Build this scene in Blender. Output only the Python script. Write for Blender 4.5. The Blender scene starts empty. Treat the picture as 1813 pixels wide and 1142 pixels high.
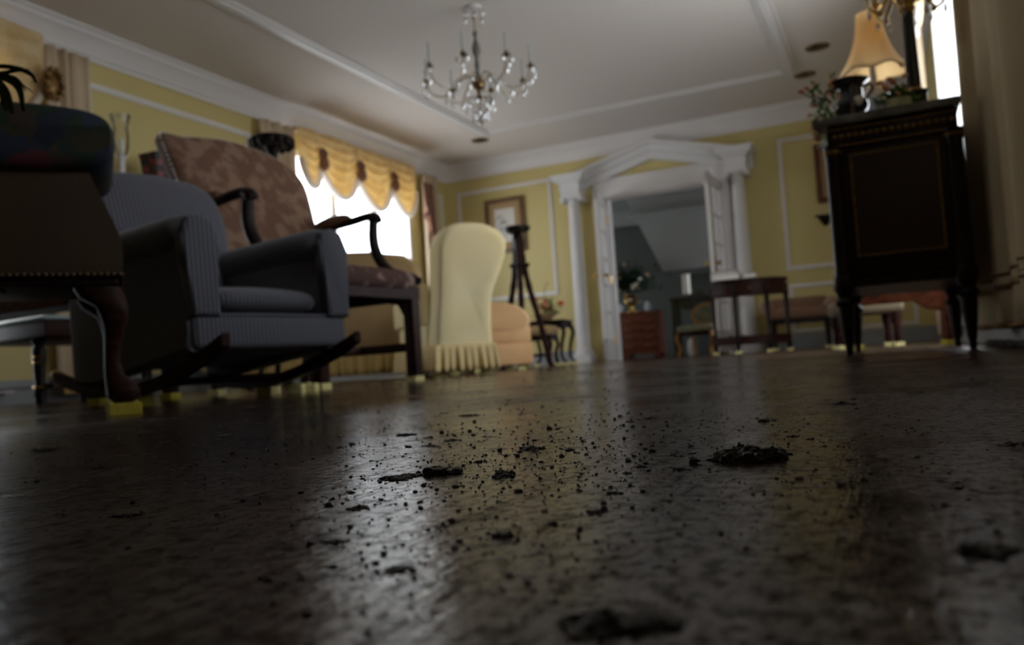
import bpy, bmesh, math, random
from mathutils import Vector, Matrix, Euler, noise as mnoise
random.seed(7)
SC = bpy.context.scene
COL = SC.collection
PI = math.pi
# ---------------------------------------------------------------- camera
F_PX, YAW, PITCH, ROLL, CAM_H = 1440.9, -0.4379, 0.0495, -0.0661, 0.0591
def _axes():
    cy, sy = math.cos(YAW), math.sin(YAW)
    fw = Vector((sy*math.cos(PITCH), cy*math.cos(PITCH), math.sin(PITCH)))
    r0 = Vector((cy, -sy, 0)); u0 = r0.cross(fw)
    r = r0*math.cos(ROLL) + u0*math.sin(ROLL); u = -r0*math.sin(ROLL) + u0*math.cos(ROLL)
    return fw, r, u
FW, RT, UP = _axes()
EYE = Vector((0, 0, CAM_H))
cam = bpy.data.cameras.new('camera'); cam_o = bpy.data.objects.new('camera', cam); COL.objects.link(cam_o)
cam.sensor_width = 36; cam.lens = F_PX*36/1813
cam.clip_start = 0.01; cam.clip_end = 200
m = Matrix((RT, UP, -FW)).transposed().to_4x4(); m.translation = EYE
cam_o.matrix_world = m
cam.dof.use_dof = True; cam.dof.focus_distance = 0.50; cam.dof.aperture_fstop = 9.4
SC.camera = cam_o
# ---------------------------------------------------------------- light and exposure
SC.view_settings.view_transform = 'Standard'; SC.view_settings.look = 'None'
SC.view_settings.gamma = 1; SC.view_settings.use_curve_mapping = False
SC.view_settings.exposure = 0.54
W = bpy.data.worlds.new('overcast_sky'); SC.world = W; W.use_nodes = True
bg = W.node_tree.nodes['Background']; bg.inputs[0].default_value = (0.89, 0.945, 1.0, 1); bg.inputs[1].default_value = 5.0
def window_light(name, loc, rot, sx, sy, power, col=(0.9, 0.95, 1)):
    l = bpy.data.lights.new(name, 'AREA'); l.shape = 'RECTANGLE'; l.size = sx; l.size_y = sy
    l.energy = power; l.color = col
    o = bpy.data.objects.new(name, l); COL.objects.link(o); o.location = loc; o.rotation_euler = rot
    return o
XL, XR, YF, YN, HC = -5.43, 0.46, 9.74, -2.2, 2.785
for nm, loc, rot, sx, sy in (('window_portal', (XL-0.2, 7.55, 1.65), (0, -PI/2, 0), 1.45, 2.4),
                             ('window_portal', (XL-0.2, 2.95, 1.3), (0, -PI/2, 0), 2.4, 1.1),
                             ('window_portal', (XR+0.2, 5.45, 1.35), (0, PI/2, 0), 2.1, 2.3),
                             ('window_portal', (XR+0.2, 1.78, 1.5), (0, PI/2, 0), 1.9, 1.0),
                             ('window_portal', (-0.6, 12.6, 1.6), (0, PI/2, 0), 1.6, 1.6)):  # last portal sits at the unseen opening added to light the hall
    o = window_light(nm, loc, rot, sx, sy, 1); o.data.cycles.is_portal = True

def at(px, py, X=None, Y=None, Z=None, D=None):
    d = FW + RT*((px-906.5)/F_PX) - UP*((py-571.0)/F_PX)
    t = D if D is not None else X/d.x if X is not None else Y/d.y if Y is not None else (Z-CAM_H)/d.z
    return EYE + d*t
# ---------------------------------------------------------------- materials
def lin(c): return c if len(c) == 4 else (*c, 1)
def M(name, col, rough=0.6, metal=0.0, col2=None, scale=8, bump=0, bscale=60, spec=0.5, coat=0, sheen=0,
      trans=0, emit=None, stretch=None, detail=4, lo=0.35, hi=0.65, wave=None):
    ma = bpy.data.materials.new(name); ma.use_nodes = True
    nt = ma.node_tree; N = nt.nodes; L = nt.links
    b = N['Principled BSDF']
    b.inputs['Base Color'].default_value = lin(col); b.inputs['Roughness'].default_value = rough
    b.inputs['Metallic'].default_value = metal; b.inputs['Specular IOR Level'].default_value = spec
    if coat: b.inputs['Coat Weight'].default_value = coat; b.inputs['Coat Roughness'].default_value = 0.12
    if sheen: b.inputs['Sheen Weight'].default_value = sheen
    tc = N.new('ShaderNodeTexCoord'); mp = N.new('ShaderNodeMapping')
    L.new(tc.outputs['Object'], mp.inputs[0])
    if stretch: mp.inputs['Scale'].default_value = stretch
    if col2 is not None:
        nz = N.new('ShaderNodeTexNoise'); nz.inputs['Scale'].default_value = scale; nz.inputs['Detail'].default_value = detail
        L.new(mp.outputs[0], nz.inputs['Vector'])
        rp = N.new('ShaderNodeValToRGB'); rp.color_ramp.elements[0].position = lo; rp.color_ramp.elements[1].position = hi
        rp.color_ramp.elements[0].color = lin(col); rp.color_ramp.elements[1].color = lin(col2)
        L.new(nz.outputs['Fac'], rp.inputs[0]); L.new(rp.outputs[0], b.inputs['Base Color'])
    if wave:
        wv = N.new('ShaderNodeTexWave'); wv.inputs['Scale'].default_value = wave[0]; wv.bands_direction = wave[2]
        wv.inputs['Distortion'].default_value = 0.4
        L.new(mp.outputs[0], wv.inputs['Vector'])
        rp = N.new('ShaderNodeValToRGB'); rp.color_ramp.elements[0].color = lin(col); rp.color_ramp.elements[1].color = lin(wave[1])
        L.new(wv.outputs['Fac'], rp.inputs[0]); L.new(rp.outputs[0], b.inputs['Base Color'])
    if bump:
        n2 = N.new('ShaderNodeTexNoise'); n2.inputs['Scale'].default_value = bscale; n2.inputs['Detail'].default_value = 3
        L.new(mp.outputs[0], n2.inputs['Vector'])
        bp = N.new('ShaderNodeBump'); bp.inputs['Strength'].default_value = bump; bp.inputs['Distance'].default_value = 0.01
        L.new(n2.outputs['Fac'], bp.inputs['Height']); L.new(bp.outputs[0], b.inputs['Normal'])
    if trans:
        tr = N.new('ShaderNodeBsdfTranslucent'); mx = N.new('ShaderNodeMixShader'); mx.inputs[0].default_value = trans
        tr.inputs[0].default_value = lin(col)
        src = b.inputs['Base Color'].links
        if src: L.new(src[0].from_socket, tr.inputs[0])
        L.new(b.outputs[0], mx.inputs[1]); L.new(tr.outputs[0], mx.inputs[2]); L.new(mx.outputs[0], N['Material Output'].inputs[0])
    return ma
def glass_mat(name, tint=(1, 1, 1), refl=0.12):
    ma = bpy.data.materials.new(name); ma.use_nodes = True; nt = ma.node_tree; N = nt.nodes; L = nt.links
    N.remove(N['Principled BSDF'])
    t = N.new('ShaderNodeBsdfTransparent'); t.inputs[0].default_value = lin(tint)
    g = N.new('ShaderNodeBsdfGlossy'); g.inputs['Roughness'].default_value = 0.03
    f = N.new('ShaderNodeFresnel'); f.inputs[0].default_value = 1.45
    mu = N.new('ShaderNodeMath'); mu.operation = 'MULTIPLY_ADD'; mu.inputs[1].default_value = 0.9; mu.inputs[2].default_value = refl*0.3
    mx = N.new('ShaderNodeMixShader')
    L.new(f.outputs[0], mu.inputs[0]); L.new(mu.outputs[0], mx.inputs[0]); L.new(t.outputs[0], mx.inputs[1]); L.new(g.outputs[0], mx.inputs[2])
    L.new(mx.outputs[0], N['Material Output'].inputs[0])
    return ma
WALL = M('yellow_paint', (0.60, 0.49, 0.20), 0.55, bump=0.05, bscale=90)
WHITE = M('white_trim_paint', (0.74, 0.70, 0.68), 0.4)
CEIL = M('ceiling_paint', (0.72, 0.655, 0.60), 0.8)
DADO = M('grey_baseboard_paint', (0.30, 0.31, 0.32), 0.4)
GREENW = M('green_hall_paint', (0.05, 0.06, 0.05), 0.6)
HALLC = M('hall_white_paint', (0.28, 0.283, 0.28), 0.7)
MAHOG = M('mahogany', (0.042, 0.013, 0.009), 0.48, col2=(0.018, 0.006, 0.005), scale=5, stretch=(3, 3, 18), spec=0.10)
DKWOOD = M('dark_wood', (0.020, 0.010, 0.008), 0.42, col2=(0.008, 0.005, 0.005), scale=6, stretch=(4, 4, 20), spec=0.12)
REDWOOD = M('reddish_wood', (0.16, 0.05, 0.022), 0.25, col2=(0.07, 0.02, 0.012), scale=5, stretch=(4, 4, 16), coat=0.1, spec=0.22)
CABW = M('rosewood_veneer', (0.020, 0.006, 0.004), 0.35, col2=(0.010, 0.004, 0.003), scale=4, stretch=(3, 3, 12), spec=0.22)
BRASS = M('old_brass', (0.62, 0.40, 0.13), 0.28, 1.0, col2=(0.36, 0.22, 0.07), scale=30)
GILT = M('dull_gilt', (0.26, 0.15, 0.045), 0.45, 0.7, col2=(0.12, 0.06, 0.02), scale=60)
BLUEF = M('blue_grey_ticking', (0.048, 0.048, 0.064), 0.9, wave=(22, (0.150, 0.148, 0.172), 'Y'), bump=0.1, bscale=200, spec=0.15, sheen=0.2)
BLUEX = M('blue_grey_ticking_side', (0.048, 0.048, 0.064), 0.9, wave=(22, (0.150, 0.148, 0.172), 'X'), bump=0.1, bscale=200, spec=0.15, sheen=0.2)
DAMASK = M('brown_damask', (0.145, 0.074, 0.047), 0.85, col2=(0.225, 0.135, 0.088), scale=13, lo=0.47, hi=0.57, detail=5, bump=0.15, bscale=260, spec=0.2)
PLUM = M('plum_motif_fabric', (0.085, 0.044, 0.036), 0.85, col2=(0.28, 0.18, 0.15), scale=13, lo=0.56, hi=0.64, detail=2, bump=0.15, bscale=260, spec=0.2)
CREAM = M('cream_slipcover', (0.95, 0.81, 0.50), 0.9, col2=(0.91, 0.74, 0.40), scale=3, bump=0.1, bscale=120, spec=0.15)
PEACH = M('peach_upholstery', (0.84, 0.53, 0.28), 0.9, col2=(0.74, 0.44, 0.22), scale=4, bump=0.1, bscale=140, spec=0.15)
TANF = M('tan_upholstery', (0.42, 0.29, 0.15), 0.9, col2=(0.36, 0.235, 0.115), scale=4, bump=0.1, bscale=140, spec=0.15)
GOLDF = M('gold_skirt_fabric', (0.62, 0.44, 0.17), 0.9, spec=0.15)
LEATH = M('tan_leather', (0.052, 0.029, 0.010), 0.6, col2=(0.04, 0.021, 0.008), scale=5, bump=0.08, bscale=120)
FOAM = M('yellow_foam', (0.62, 0.52, 0.09), 0.9, col2=(0.52, 0.42, 0.06), scale=40, bump=0.3, bscale=160, spec=0.1)
PFOAM = M('pale_foam', (0.82, 0.74, 0.36), 0.9, col2=(0.74, 0.64, 0.28), scale=40, bump=0.3, bscale=160, spec=0.1)
SWAG = M('yellow_swag_silk', (0.86, 0.72, 0.43), 0.6, col2=(0.76, 0.57, 0.27), scale=9, trans=0.38, sheen=0.3)
SWAGW = M('white_swag_fringe', (0.82, 0.76, 0.70), 0.8, trans=0.4)
DRAPE = M('cream_drape', (0.66, 0.52, 0.36), 0.85, trans=0.2, spec=0.2)
DRAPEN = M('beige_drape', (0.62, 0.50, 0.32), 0.85, bump=0.08, bscale=300, spec=0.2)
MAROON = M('maroon_trim', (0.16, 0.055, 0.035), 0.8, col2=(0.30, 0.15, 0.09), scale=50)
SHEER = M('sheer_voile', (0.90, 0.90, 0.90), 0.9, trans=0.70)
BLACKP = M('black_lacquer', (0.012, 0.011, 0.012), 0.2, coat=0.5)
MARBLE = M('grey_marble', (0.21, 0.205, 0.20), 0.2, col2=(0.10, 0.098, 0.096), scale=9, detail=8, coat=0.3)
GREEN = M('leaf_green', (0.11, 0.20, 0.04), 0.5, col2=(0.05, 0.11, 0.03), scale=20, trans=0.3)
DGREEN = M('palm_leaf_green', (0.012, 0.03, 0.012), 0.35)
WHITEP = M('white_petal', (0.80, 0.76, 0.68), 0.7)
PEACHP = M('peach_petal', (0.88, 0.50, 0.30), 0.7, trans=0.35)
REDP = M('coral_petal', (0.80, 0.14, 0.06), 0.7, trans=0.35)
YELP = M('yellow_petal', (0.62, 0.46, 0.16), 0.7)
SHADE = M('cream_lampshade', (0.95, 0.79, 0.55), 0.8, trans=0.72)
def see_through(ma, f):
    nt = ma.node_tree; out = nt.nodes['Material Output']; src = out.inputs[0].links[0].from_socket
    t = nt.nodes.new('ShaderNodeBsdfTransparent'); mx = nt.nodes.new('ShaderNodeMixShader'); mx.inputs[0].default_value = f
    nt.links.new(src, mx.inputs[1]); nt.links.new(t.outputs[0], mx.inputs[2]); nt.links.new(mx.outputs[0], out.inputs[0])
see_through(SHEER, 0.60)
PAPER = M('cream_paper', (0.72, 0.68, 0.62), 0.8)
PLASTER = M('white_plaster', (0.72, 0.70, 0.69), 0.7)
PANE = glass_mat('window_glass', (0.97, 0.99, 1.0))
CRYST = glass_mat('cut_crystal', (0.9, 0.9, 0.92), 1.4)
BLUEWH = M('blue_white_china', (0.36, 0.42, 0.56), 0.2, col2=(0.75, 0.77, 0.8), scale=30, coat=0.4)
MUD = M('wet_dark_mud', (0.016, 0.013, 0.011), 0.40, col2=(0.045, 0.034, 0.028), scale=220, bump=0.8, bscale=600, spec=0.6)
# ---------------------------------------------------------------- mesh builder
class MB:
    def __init__(s): s.bm = bmesh.new()
    def _xf(s, vs, mat):
        if mat is not None: bmesh.ops.transform(s.bm, matrix=mat, verts=vs)
    def box(s, c, size, rz=0, r=0, seg=3, mat=None):
        g = bmesh.ops.create_cube(s.bm, size=1); vs = g['verts']
        bmesh.ops.scale(s.bm, vec=size, verts=vs)
        if r > 0:
            es = list({e for v in vs for e in v.link_edges})
            q = bmesh.ops.bevel(s.bm, geom=es, offset=min(r, min(size)*0.49), segments=seg, profile=0.5, affect='EDGES')
            vs = list({v for f in q['faces'] for v in f.verts} | {v for v in vs if v.is_valid})
        mt = Matrix.Translation(c) @ Matrix.Rotation(rz, 4, 'Z')
        if mat is not None: mt = mat @ mt
        s._xf(vs, mt); return s
    def grid(s, fn, nu, nv, cu=False, cv=False):
        vs = [[s.bm.verts.new(fn(i/(nu if cu else nu-1), j/(nv if cv else nv-1))) for j in range(nv)] for i in range(nu)]
        for i in range(nu if cu else nu-1):
            for j in range(nv if cv else nv-1):
                a, b = vs[i][j], vs[(i+1) % nu][j]; c, d = vs[(i+1) % nu][(j+1) % nv], vs[i][(j+1) % nv]
                try: s.bm.faces.new((a, b, c, d))
                except ValueError: pass
        return vs
    def rings(s, rings, cap=True):
        vs = [[s.bm.verts.new(p) for p in r] for r in rings]
        n = len(vs[0])
        for a, b in zip(vs, vs[1:]):
            for i in range(n):
                s.bm.faces.new((a[i], a[(i+1) % n], b[(i+1) % n], b[i]))
        if cap:
            s.bm.faces.new(list(reversed(vs[0]))); s.bm.faces.new(vs[-1])
        return s
    def lathe(s, prof, o=(0, 0, 0), seg=20, mat=None, sx=1, sy=1):
        R = []
        for r, z in prof:
            ring = []
            for i in range(seg):
                a = 2*PI*i/seg
                p = Vector((o[0]+max(r, 1e-4)*math.cos(a)*sx, o[1]+max(r, 1e-4)*math.sin(a)*sy, o[2]+z))
                ring.append(mat @ p if mat is not None else p)
            R.append(ring)
        return s.rings(R)
    def tube(s, pts, rad, seg=8, flat=1.0, mat=None):
        pts = [Vector(p) for p in pts]; n = len(pts)
        rad = rad if isinstance(rad, (list, tuple)) else [rad]*n
        R = []; prev = None
        for i, p in enumerate(pts):
            t = (pts[min(i+1, n-1)]-pts[max(i-1, 0)]).normalized()
            if prev is None:
                a = Vector((0, 0, 1)) if abs(t.z) < 0.9 else Vector((1, 0, 0))
                nn = t.cross(a).normalized()
            else: nn = (prev - t*prev.dot(t)).normalized()
            prev = nn; bb = t.cross(nn)
            ring = [p + (nn*math.cos(2*PI*k/seg) + bb*math.sin(2*PI*k/seg)*flat)*rad[i] for k in range(seg)]
            R.append([mat @ q for q in ring] if mat is not None else ring)
        return s.rings(R)
    def prism(s, pts, o, U, V, Wv, r=0, seg=3):
        o, U, V, Wv = Vector(o), Vector(U), Vector(V), Vector(Wv)
        a = [s.bm.verts.new(o + U*p[0] + V*p[1]) for p in pts]; b = [s.bm.verts.new(o + U*p[0] + V*p[1] + Wv) for p in pts]
        n = len(pts)
        fs = [s.bm.faces.new(list(reversed(a))), s.bm.faces.new(b)]
        for i in range(n): fs.append(s.bm.faces.new((a[i], a[(i+1) % n], b[(i+1) % n], b[i])))
        if r:
            es = list({e for f in fs[:2] for e in f.edges})
            bmesh.ops.bevel(s.bm, geom=es, offset=r, segments=seg, profile=0.5, affect='EDGES')
        return s
    def ico(s, c, r, sub=2, sc=(1, 1, 1), jit=0, mat=None, seed=0):
        g = bmesh.ops.create_icosphere(s.bm, subdivisions=sub, radius=1)
        for v in g['verts']:
            k = 1 + (jit*mnoise.noise(v.co*2.1 + Vector((seed*3.7, seed*1.3, seed))) + jit*0.6*mnoise.noise(v.co*5.3 + Vector((seed, 5, 2)))) if jit else 1
            q = Vector((v.co.x*sc[0]*r*k, v.co.y*sc[1]*r*k, v.co.z*sc[2]*r*k))
            v.co = (mat @ q if mat is not None else q) + Vector(c)
        return s
    def build(s, name, ma, parent=None, smooth=0.7, solid=0, sub=0):
        bmesh.ops.recalc_face_normals(s.bm, faces=s.bm.faces)
        me = bpy.data.meshes.new(name); s.bm.to_mesh(me); s.bm.free()
        if smooth:
            me.polygons.foreach_set('use_smooth', [True]*len(me.polygons)); me.set_sharp_from_angle(angle=smooth)
        me.materials.append(ma)
        o = bpy.data.objects.new(name, me); COL.objects.link(o)
        if parent is not None: o.parent = parent
        if solid:
            q = o.modifiers.new('solid', 'SOLIDIFY'); q.thickness = solid; q.offset = 0
        if sub:
            q = o.modifiers.new('sub', 'SUBSURF'); q.levels = sub; q.render_levels = sub
        return o
def thing(name, label, cat, loc, rz=0, group=None, tilt=0):
    o = bpy.data.objects.new(name, None); COL.objects.link(o); o.empty_display_size = 0.1
    o.location = loc; o.rotation_euler = (0, tilt, rz); o['label'] = label; o['category'] = cat
    if group: o['group'] = group
    return o
def tag(o, label, cat, group=None, kind=None):
    o['label'] = label; o['category'] = cat
    if group: o['group'] = group
    if kind: o['kind'] = kind
    return o
def struct(o, label, cat):
    o['kind'] = 'structure'; o['label'] = label; o['category'] = cat; return o
def copy_thing(root, loc, rz=None, label=None, group=None):
    c = root.copy(); COL.objects.link(c); c.location = loc
    if rz is not None: c.rotation_euler = (root.rotation_euler[0], root.rotation_euler[1], rz)
    if label: c['label'] = label
    if group: c['group'] = group
    for ch in list(root.children):
        d = ch.copy(); COL.objects.link(d); d.parent = c
        for g in list(ch.children):
            e = g.copy(); COL.objects.link(e); e.parent = d
    return c
def smoothstep(a, b, x):
    t = max(0, min(1, (x-a)/(b-a))); return t*t*(3-2*t)
def catmull(pts, n=6):
    P = [Vector(p) for p in pts]; out = []
    for i in range(len(P)-1):
        p0, p1, p2, p3 = P[max(i-1, 0)], P[i], P[i+1], P[min(i+2, len(P)-1)]
        for k in range(n):
            t = k/n
            out.append(0.5*((2*p1)+(p2-p0)*t+(2*p0-5*p1+4*p2-p3)*t*t+(3*p1-p0-3*p2+p3)*t**3))
    out.append(P[-1]); return out
# ================================================================ THE SETTING
def floor_material():
    ma = bpy.data.materials.new('wet_dirty_boards'); ma.use_nodes = True; nt = ma.node_tree; N = nt.nodes; L = nt.links
    b = N['Principled BSDF']
    tc = N.new('ShaderNodeTexCoord')
    def noise(scale, detail=4, st=(1, 1, 1), rough=0.55):
        mp = N.new('ShaderNodeMapping'); mp.inputs['Scale'].default_value = st; L.new(tc.outputs['Object'], mp.inputs[0])
        n = N.new('ShaderNodeTexNoise'); n.inputs['Scale'].default_value = scale; n.inputs['Detail'].default_value = detail
        n.inputs['Roughness'].default_value = rough
        L.new(mp.outputs[0], n.inputs['Vector']); return n.outputs['Fac']
    def ramp(src, stops):
        r = N.new('ShaderNodeValToRGB'); e = r.color_ramp.elements
        e[0].position, e[0].color = stops[0][0], lin(stops[0][1]); e[1].position, e[1].color = stops[-1][0], lin(stops[-1][1])
        for p, c in stops[1:-1]:
            q = e.new(p); q.color = lin(c)
        L.new(src, r.inputs[0]); return r.outputs[0]
    def math_(op, a, c):
        n = N.new('ShaderNodeMath'); n.operation = op
        for i, v in enumerate((a, c)):
            if isinstance(v, (int, float)): n.inputs[i].default_value = v
            else: L.new(v, n.inputs[i])
        return n.outputs[0]
    def mix(f, a, c):
        n = N.new('ShaderNodeMix'); n.data_type = 'RGBA'
        if isinstance(f, (int, float)): n.inputs[0].default_value = f
        else: L.new(f, n.inputs[0])
        for i, v in ((6, a), (7, c)):
            if isinstance(v, tuple): n.inputs[i].default_value = lin(v)
            else: L.new(v, n.inputs[i])
        return n.outputs[2]
    # boards run along y
    mp = N.new('ShaderNodeMapping'); mp.inputs['Rotation'].default_value = (0, 0, PI/2); L.new(tc.outputs['Object'], mp.inputs[0])
    br = N.new('ShaderNodeTexBrick'); L.new(mp.outputs[0], br.inputs['Vector'])
    br.inputs['Color1'].default_value = (0.032, 0.015, 0.009, 1); br.inputs['Color2'].default_value = (0.050, 0.023, 0.013, 1)
    br.inputs['Mortar'].default_value = (0.006, 0.004, 0.003, 1); br.inputs['Scale'].default_value = 1
    br.inputs['Mortar Size'].default_value = 0.0012; br.inputs['Brick Width'].default_value = 1.4; br.inputs['Row Height'].default_value = 0.083
    grain = noise(14, 6, (9, 0.6, 1)); streak = noise(60, 4, (5, 0.5, 1))
    c = mix(math_('MULTIPLY', grain, 0.8), br.outputs['Color'], (0.024, 0.015, 0.011))
    film = noise(3.2, 8, (1, 1, 1), 0.65)               # dried mud film on parts of the boards
    filmf = ramp(film, ((0.45, (0, 0, 0)), (0.62, (0.75, 0.75, 0.75))))
    sx = N.new('ShaderNodeSeparateXYZ'); L.new(tc.outputs['Object'], sx.inputs[0])
    edge = math_('ADD', sx.outputs[0], math_('MULTIPLY', noise(11, 7, (1, 0.6, 1), 0.65), 0.22))
    edge = math_('ADD', edge, math_('MULTIPLY', math_('SUBTRACT', sx.outputs[1], 0.35), 0.17))
    edgef = ramp(edge, ((0.085, (0, 0, 0)), (0.115, (1, 1, 1))))
    filmf = math_('MAXIMUM', math_('MULTIPLY', filmf, 0.7), math_('MULTIPLY', edgef, 0.8))
    c = mix(filmf, c, (0.080, 0.046, 0.033))
    speck = noise(160, 4); speckf = ramp(speck, ((0.56, (0, 0, 0)), (0.66, (1, 1, 1))))
    big = noise(34, 5); bigf = ramp(big, ((0.62, (0, 0, 0)), (0.72, (1, 1, 1))))
    strf = ramp(noise(26, 6, (5, 0.35, 1), 0.7), ((0.48, (0, 0, 0)), (0.66, (0.8, 0.8, 0.8))))
    c = mix(strf, c, (0.014, 0.010, 0.008))
    c = mix(math_('MULTIPLY', speckf, 0.85), c, (0.008, 0.006, 0.005))
    c = mix(math_('MULTIPLY', bigf, 0.75), c, (0.009, 0.007, 0.006))
    L.new(c, b.inputs['Base Color'])
    wet = noise(2.1, 3)
    rr = ramp(wet, ((0.38, (0.10, 0.10, 0.10)), (0.62, (0.26, 0.26, 0.26))))
    rr = math_('ADD', rr, math_('MULTIPLY', filmf, 0.13))
    rr = math_('ADD', rr, math_('MULTIPLY', bigf, 0.22))
    L.new(rr, b.inputs['Roughness'])
    blot = ramp(noise(150, 7, (1, 0.8, 1), 0.7), ((0.44, (0.50, 0.50, 0.50)), (0.56, (0.04, 0.04, 0.04))))
    blot2 = ramp(noise(22, 6, (2.5, 0.7, 1), 0.7), ((0.44, (1, 1, 1)), (0.62, (0.15, 0.15, 0.15))))
    L.new(math_('MULTIPLY', blot, blot2), b.inputs['Specular IOR Level'])
    fine = noise(420, 3); mid = noise(70, 3, (1.6, 0.5, 1)); low = noise(9, 2, (2, 0.5, 1))
    hgt = math_('ADD', math_('MULTIPLY', mid, 0.0006), math_('MULTIPLY', fine, 0.00030))
    hgt = math_('ADD', hgt, math_('MULTIPLY', low, 0.0016))
    hgt = math_('ADD', hgt, math_('MULTIPLY', bigf, 0.0005))
    hgt = math_('ADD', hgt, math_('MULTIPLY', streak, 0.00045))
    hgt = math_('ADD', hgt, math_('MULTIPLY', br.outputs['Fac'], -0.0006))
    bp = N.new('ShaderNodeBump'); bp.inputs['Strength'].default_value = 0.55; bp.inputs['Distance'].default_value = 1.0
    L.new(hgt, bp.inputs['Height']); L.new(bp.outputs[0], b.inputs['Normal'])
    return ma
FLOOR = floor_material()
struct(MB().box(((XL+XR)/2, (YF+YN)/2+2.5, -0.05), (XR-XL+0.6, YF-YN+5.6, 0.1)).build('floor', FLOOR, smooth=0), 'dark wet wooden floor boards smeared with mud', 'floor')
struct(MB().box(((XL+XR)/2, (YF+YN)/2, HC+0.05), (XR-XL+0.4, YF-YN+0.4, 0.1)).build('ceiling', CEIL, smooth=0), 'off white plaster ceiling', 'ceiling')
def wall_with_holes(name, axis, pos, thick, a0, a1, holes, mat, label, z1=HC, z0=0):
    # axis 'x': wall at x=pos..pos+thick running in y from a0 to a1
    b = MB(); cuts = sorted(holes); cur = a0
    def seg(p, q, za, zb):
        if q-p < 1e-4 or zb-za < 1e-4: return
        if axis == 'x': b.box((pos+thick/2, (p+q)/2, (za+zb)/2), (abs(thick), q-p, zb-za))
        else: b.box(((p+q)/2, pos+thick/2, (za+zb)/2), (q-p, abs(thick), zb-za))
    for (p, q, za, zb) in cuts:
        seg(cur, p, z0, z1); seg(p, q, z0, za); seg(p, q, zb, z1); cur = q
    seg(cur, a1, z0, z1)
    return struct(b.build(name, mat, smooth=0), label, 'wall')
WIN1 = (6.45, 8.80, 0.92, 2.40); WIN4 = (1.50, 2.25, 0.8, 2.42); WIN2 = (2.45, 3.45, 0.12, 2.45); WIN3 = (4.30, 6.60, 0.30, 2.42)
wall_with_holes('wall_left', 'x', XL, -0.15, YN-0.15, YF+0.15, [WIN1, WIN2], WALL, 'pale yellow painted wall holding the swagged windows')
wall_with_holes('wall_right', 'x', XR, 0.15, YN-0.15, YF+0.15, [WIN4, WIN3], WALL, 'pale yellow painted wall behind the cabinet and drape')
DX0, DX1, DZ = -3.15, -1.75, 2.05
wall_with_holes('wall_far', 'y', YF, 0.16, XL, XR, [(DX0, DX1, 0, DZ)], WALL, 'pale yellow far wall around the pedimented doorway')
wall_with_holes('wall_near', 'y', YN, -0.15, XL, XR, [], WALL, 'pale yellow wall behind the viewer')
def crown(name, p0, p1, inward, label):
    # stepped cornice swept from p0 to p1; inward = unit vector into the room
    prof = [(0, -0.20), (0.018, -0.20), (0.022, -0.175), (0.04, -0.165), (0.05, -0.14), (0.09, -0.09), (0.125, -0.05), (0.135, -0.045), (0.14, -0.02), (0.165, -0.015), (0.17, 0), (0, 0)]
    p0, p1, n = Vector(p0), Vector(p1), Vector(inward)
    b = MB(); b.rings([[p + n*a + Vector((0, 0, z)) for a, z in prof] for p in (p0, p1)])
    return struct(b.build(name, WHITE, smooth=0.4), label, 'crown molding')
crown('trim_1', (XL, YN, HC), (XL, YF, HC), (1, 0, 0), 'white stepped crown molding along the left wall')
crown('trim_2', (XL, YF, HC), (XR, YF, HC), (0, -1, 0), 'white stepped crown molding along the far wall')
crown('trim_3', (XR, YN, HC), (XR, YF, HC), (-1, 0, 0), 'white stepped crown molding along the right wall')
def frame_strips(b, o, U, V, n, w, h, t=0.045, d=0.02):
    o, U, V, n = Vector(o), Vector(U), Vector(V), Vector(n)
    for (u0, u1, v0, v1) in ((0, w, 0, t), (0, w, h-t, h), (0, t, t, h-t), (w-t, w, t, h-t)):
        for (e, dd) in ((0, d*0.6), (t*0.28, d)):
            if u1-u0 > v1-v0: a0, a1, c0, c1 = u0, u1, v0+e, v1-e
            else: a0, a1, c0, c1 = u0+e, u1-e, v0, v1
            pts = [(a0, c0), (a1, c0), (a1, c1), (a0, c1)]
            b.prism(pts, o, U, V, n*dd)
def wall_frame(name, o, U, w, h, n, label):
    b = MB(); frame_strips(b, o, U, (0, 0, 1), n, w, h)
    return struct(b.build(name, WHITE, smooth=0), label, 'panel molding')
wall_frame('trim_4', (-5.26, YF, 0.90), (1, 0, 0), 1.39, 1.52, (0, -1, 0), 'white panel molding on the far wall left of the columns, around the picture')
wall_frame('trim_5', (-1.05, YF, 0.90), (1, 0, 0), 1.3, 1.52, (0, -1, 0), 'white panel molding on the far wall right of the columns')
wall_frame('trim_6', (-1.05, YF, 0.18), (1, 0, 0), 1.3, 0.56, (0, -1, 0), 'low white panel molding on the far wall above the bench')
wall_frame('trim_7', (XL, 4.20, 0.90), (0, 1, 0), 1.75, 1.52, (1, 0, 0), 'white panel molding on the left wall between the two curtained windows')
wall_frame('trim_8', (XL, 9.30, 0.90), (0, 1, 0), 0.30, 1.50, (1, 0, 0), 'narrow white panel molding on the left wall near the far corner')
b = MB()
for (x0, x1, y0, y1) in ((-4.24, -4.10, 0.6, 8.56), (-0.81, -0.67, 0.6, 8.56), (-4.10, -0.81, 8.42, 8.56), (-4.10, -0.81, 0.6, 0.74)):
    b.box(((x0+x1)/2, (y0+y1)/2, HC-0.007), (x1-x0, y1-y0, 0.014)); 
    if x1-x0 < 0.2: b.box(((x0+x1)/2, (y0+y1)/2, HC-0.014), (0.06, y1-y0, 0.028))
    else: b.box(((x0+x1)/2, (y0+y1)/2, HC-0.014), (x1-x0, 0.06, 0.028))
struct(b.build('trim_9', WHITE, smooth=0), 'flat rectangular molding on the ceiling around the chandelier', 'ceiling molding')
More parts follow.
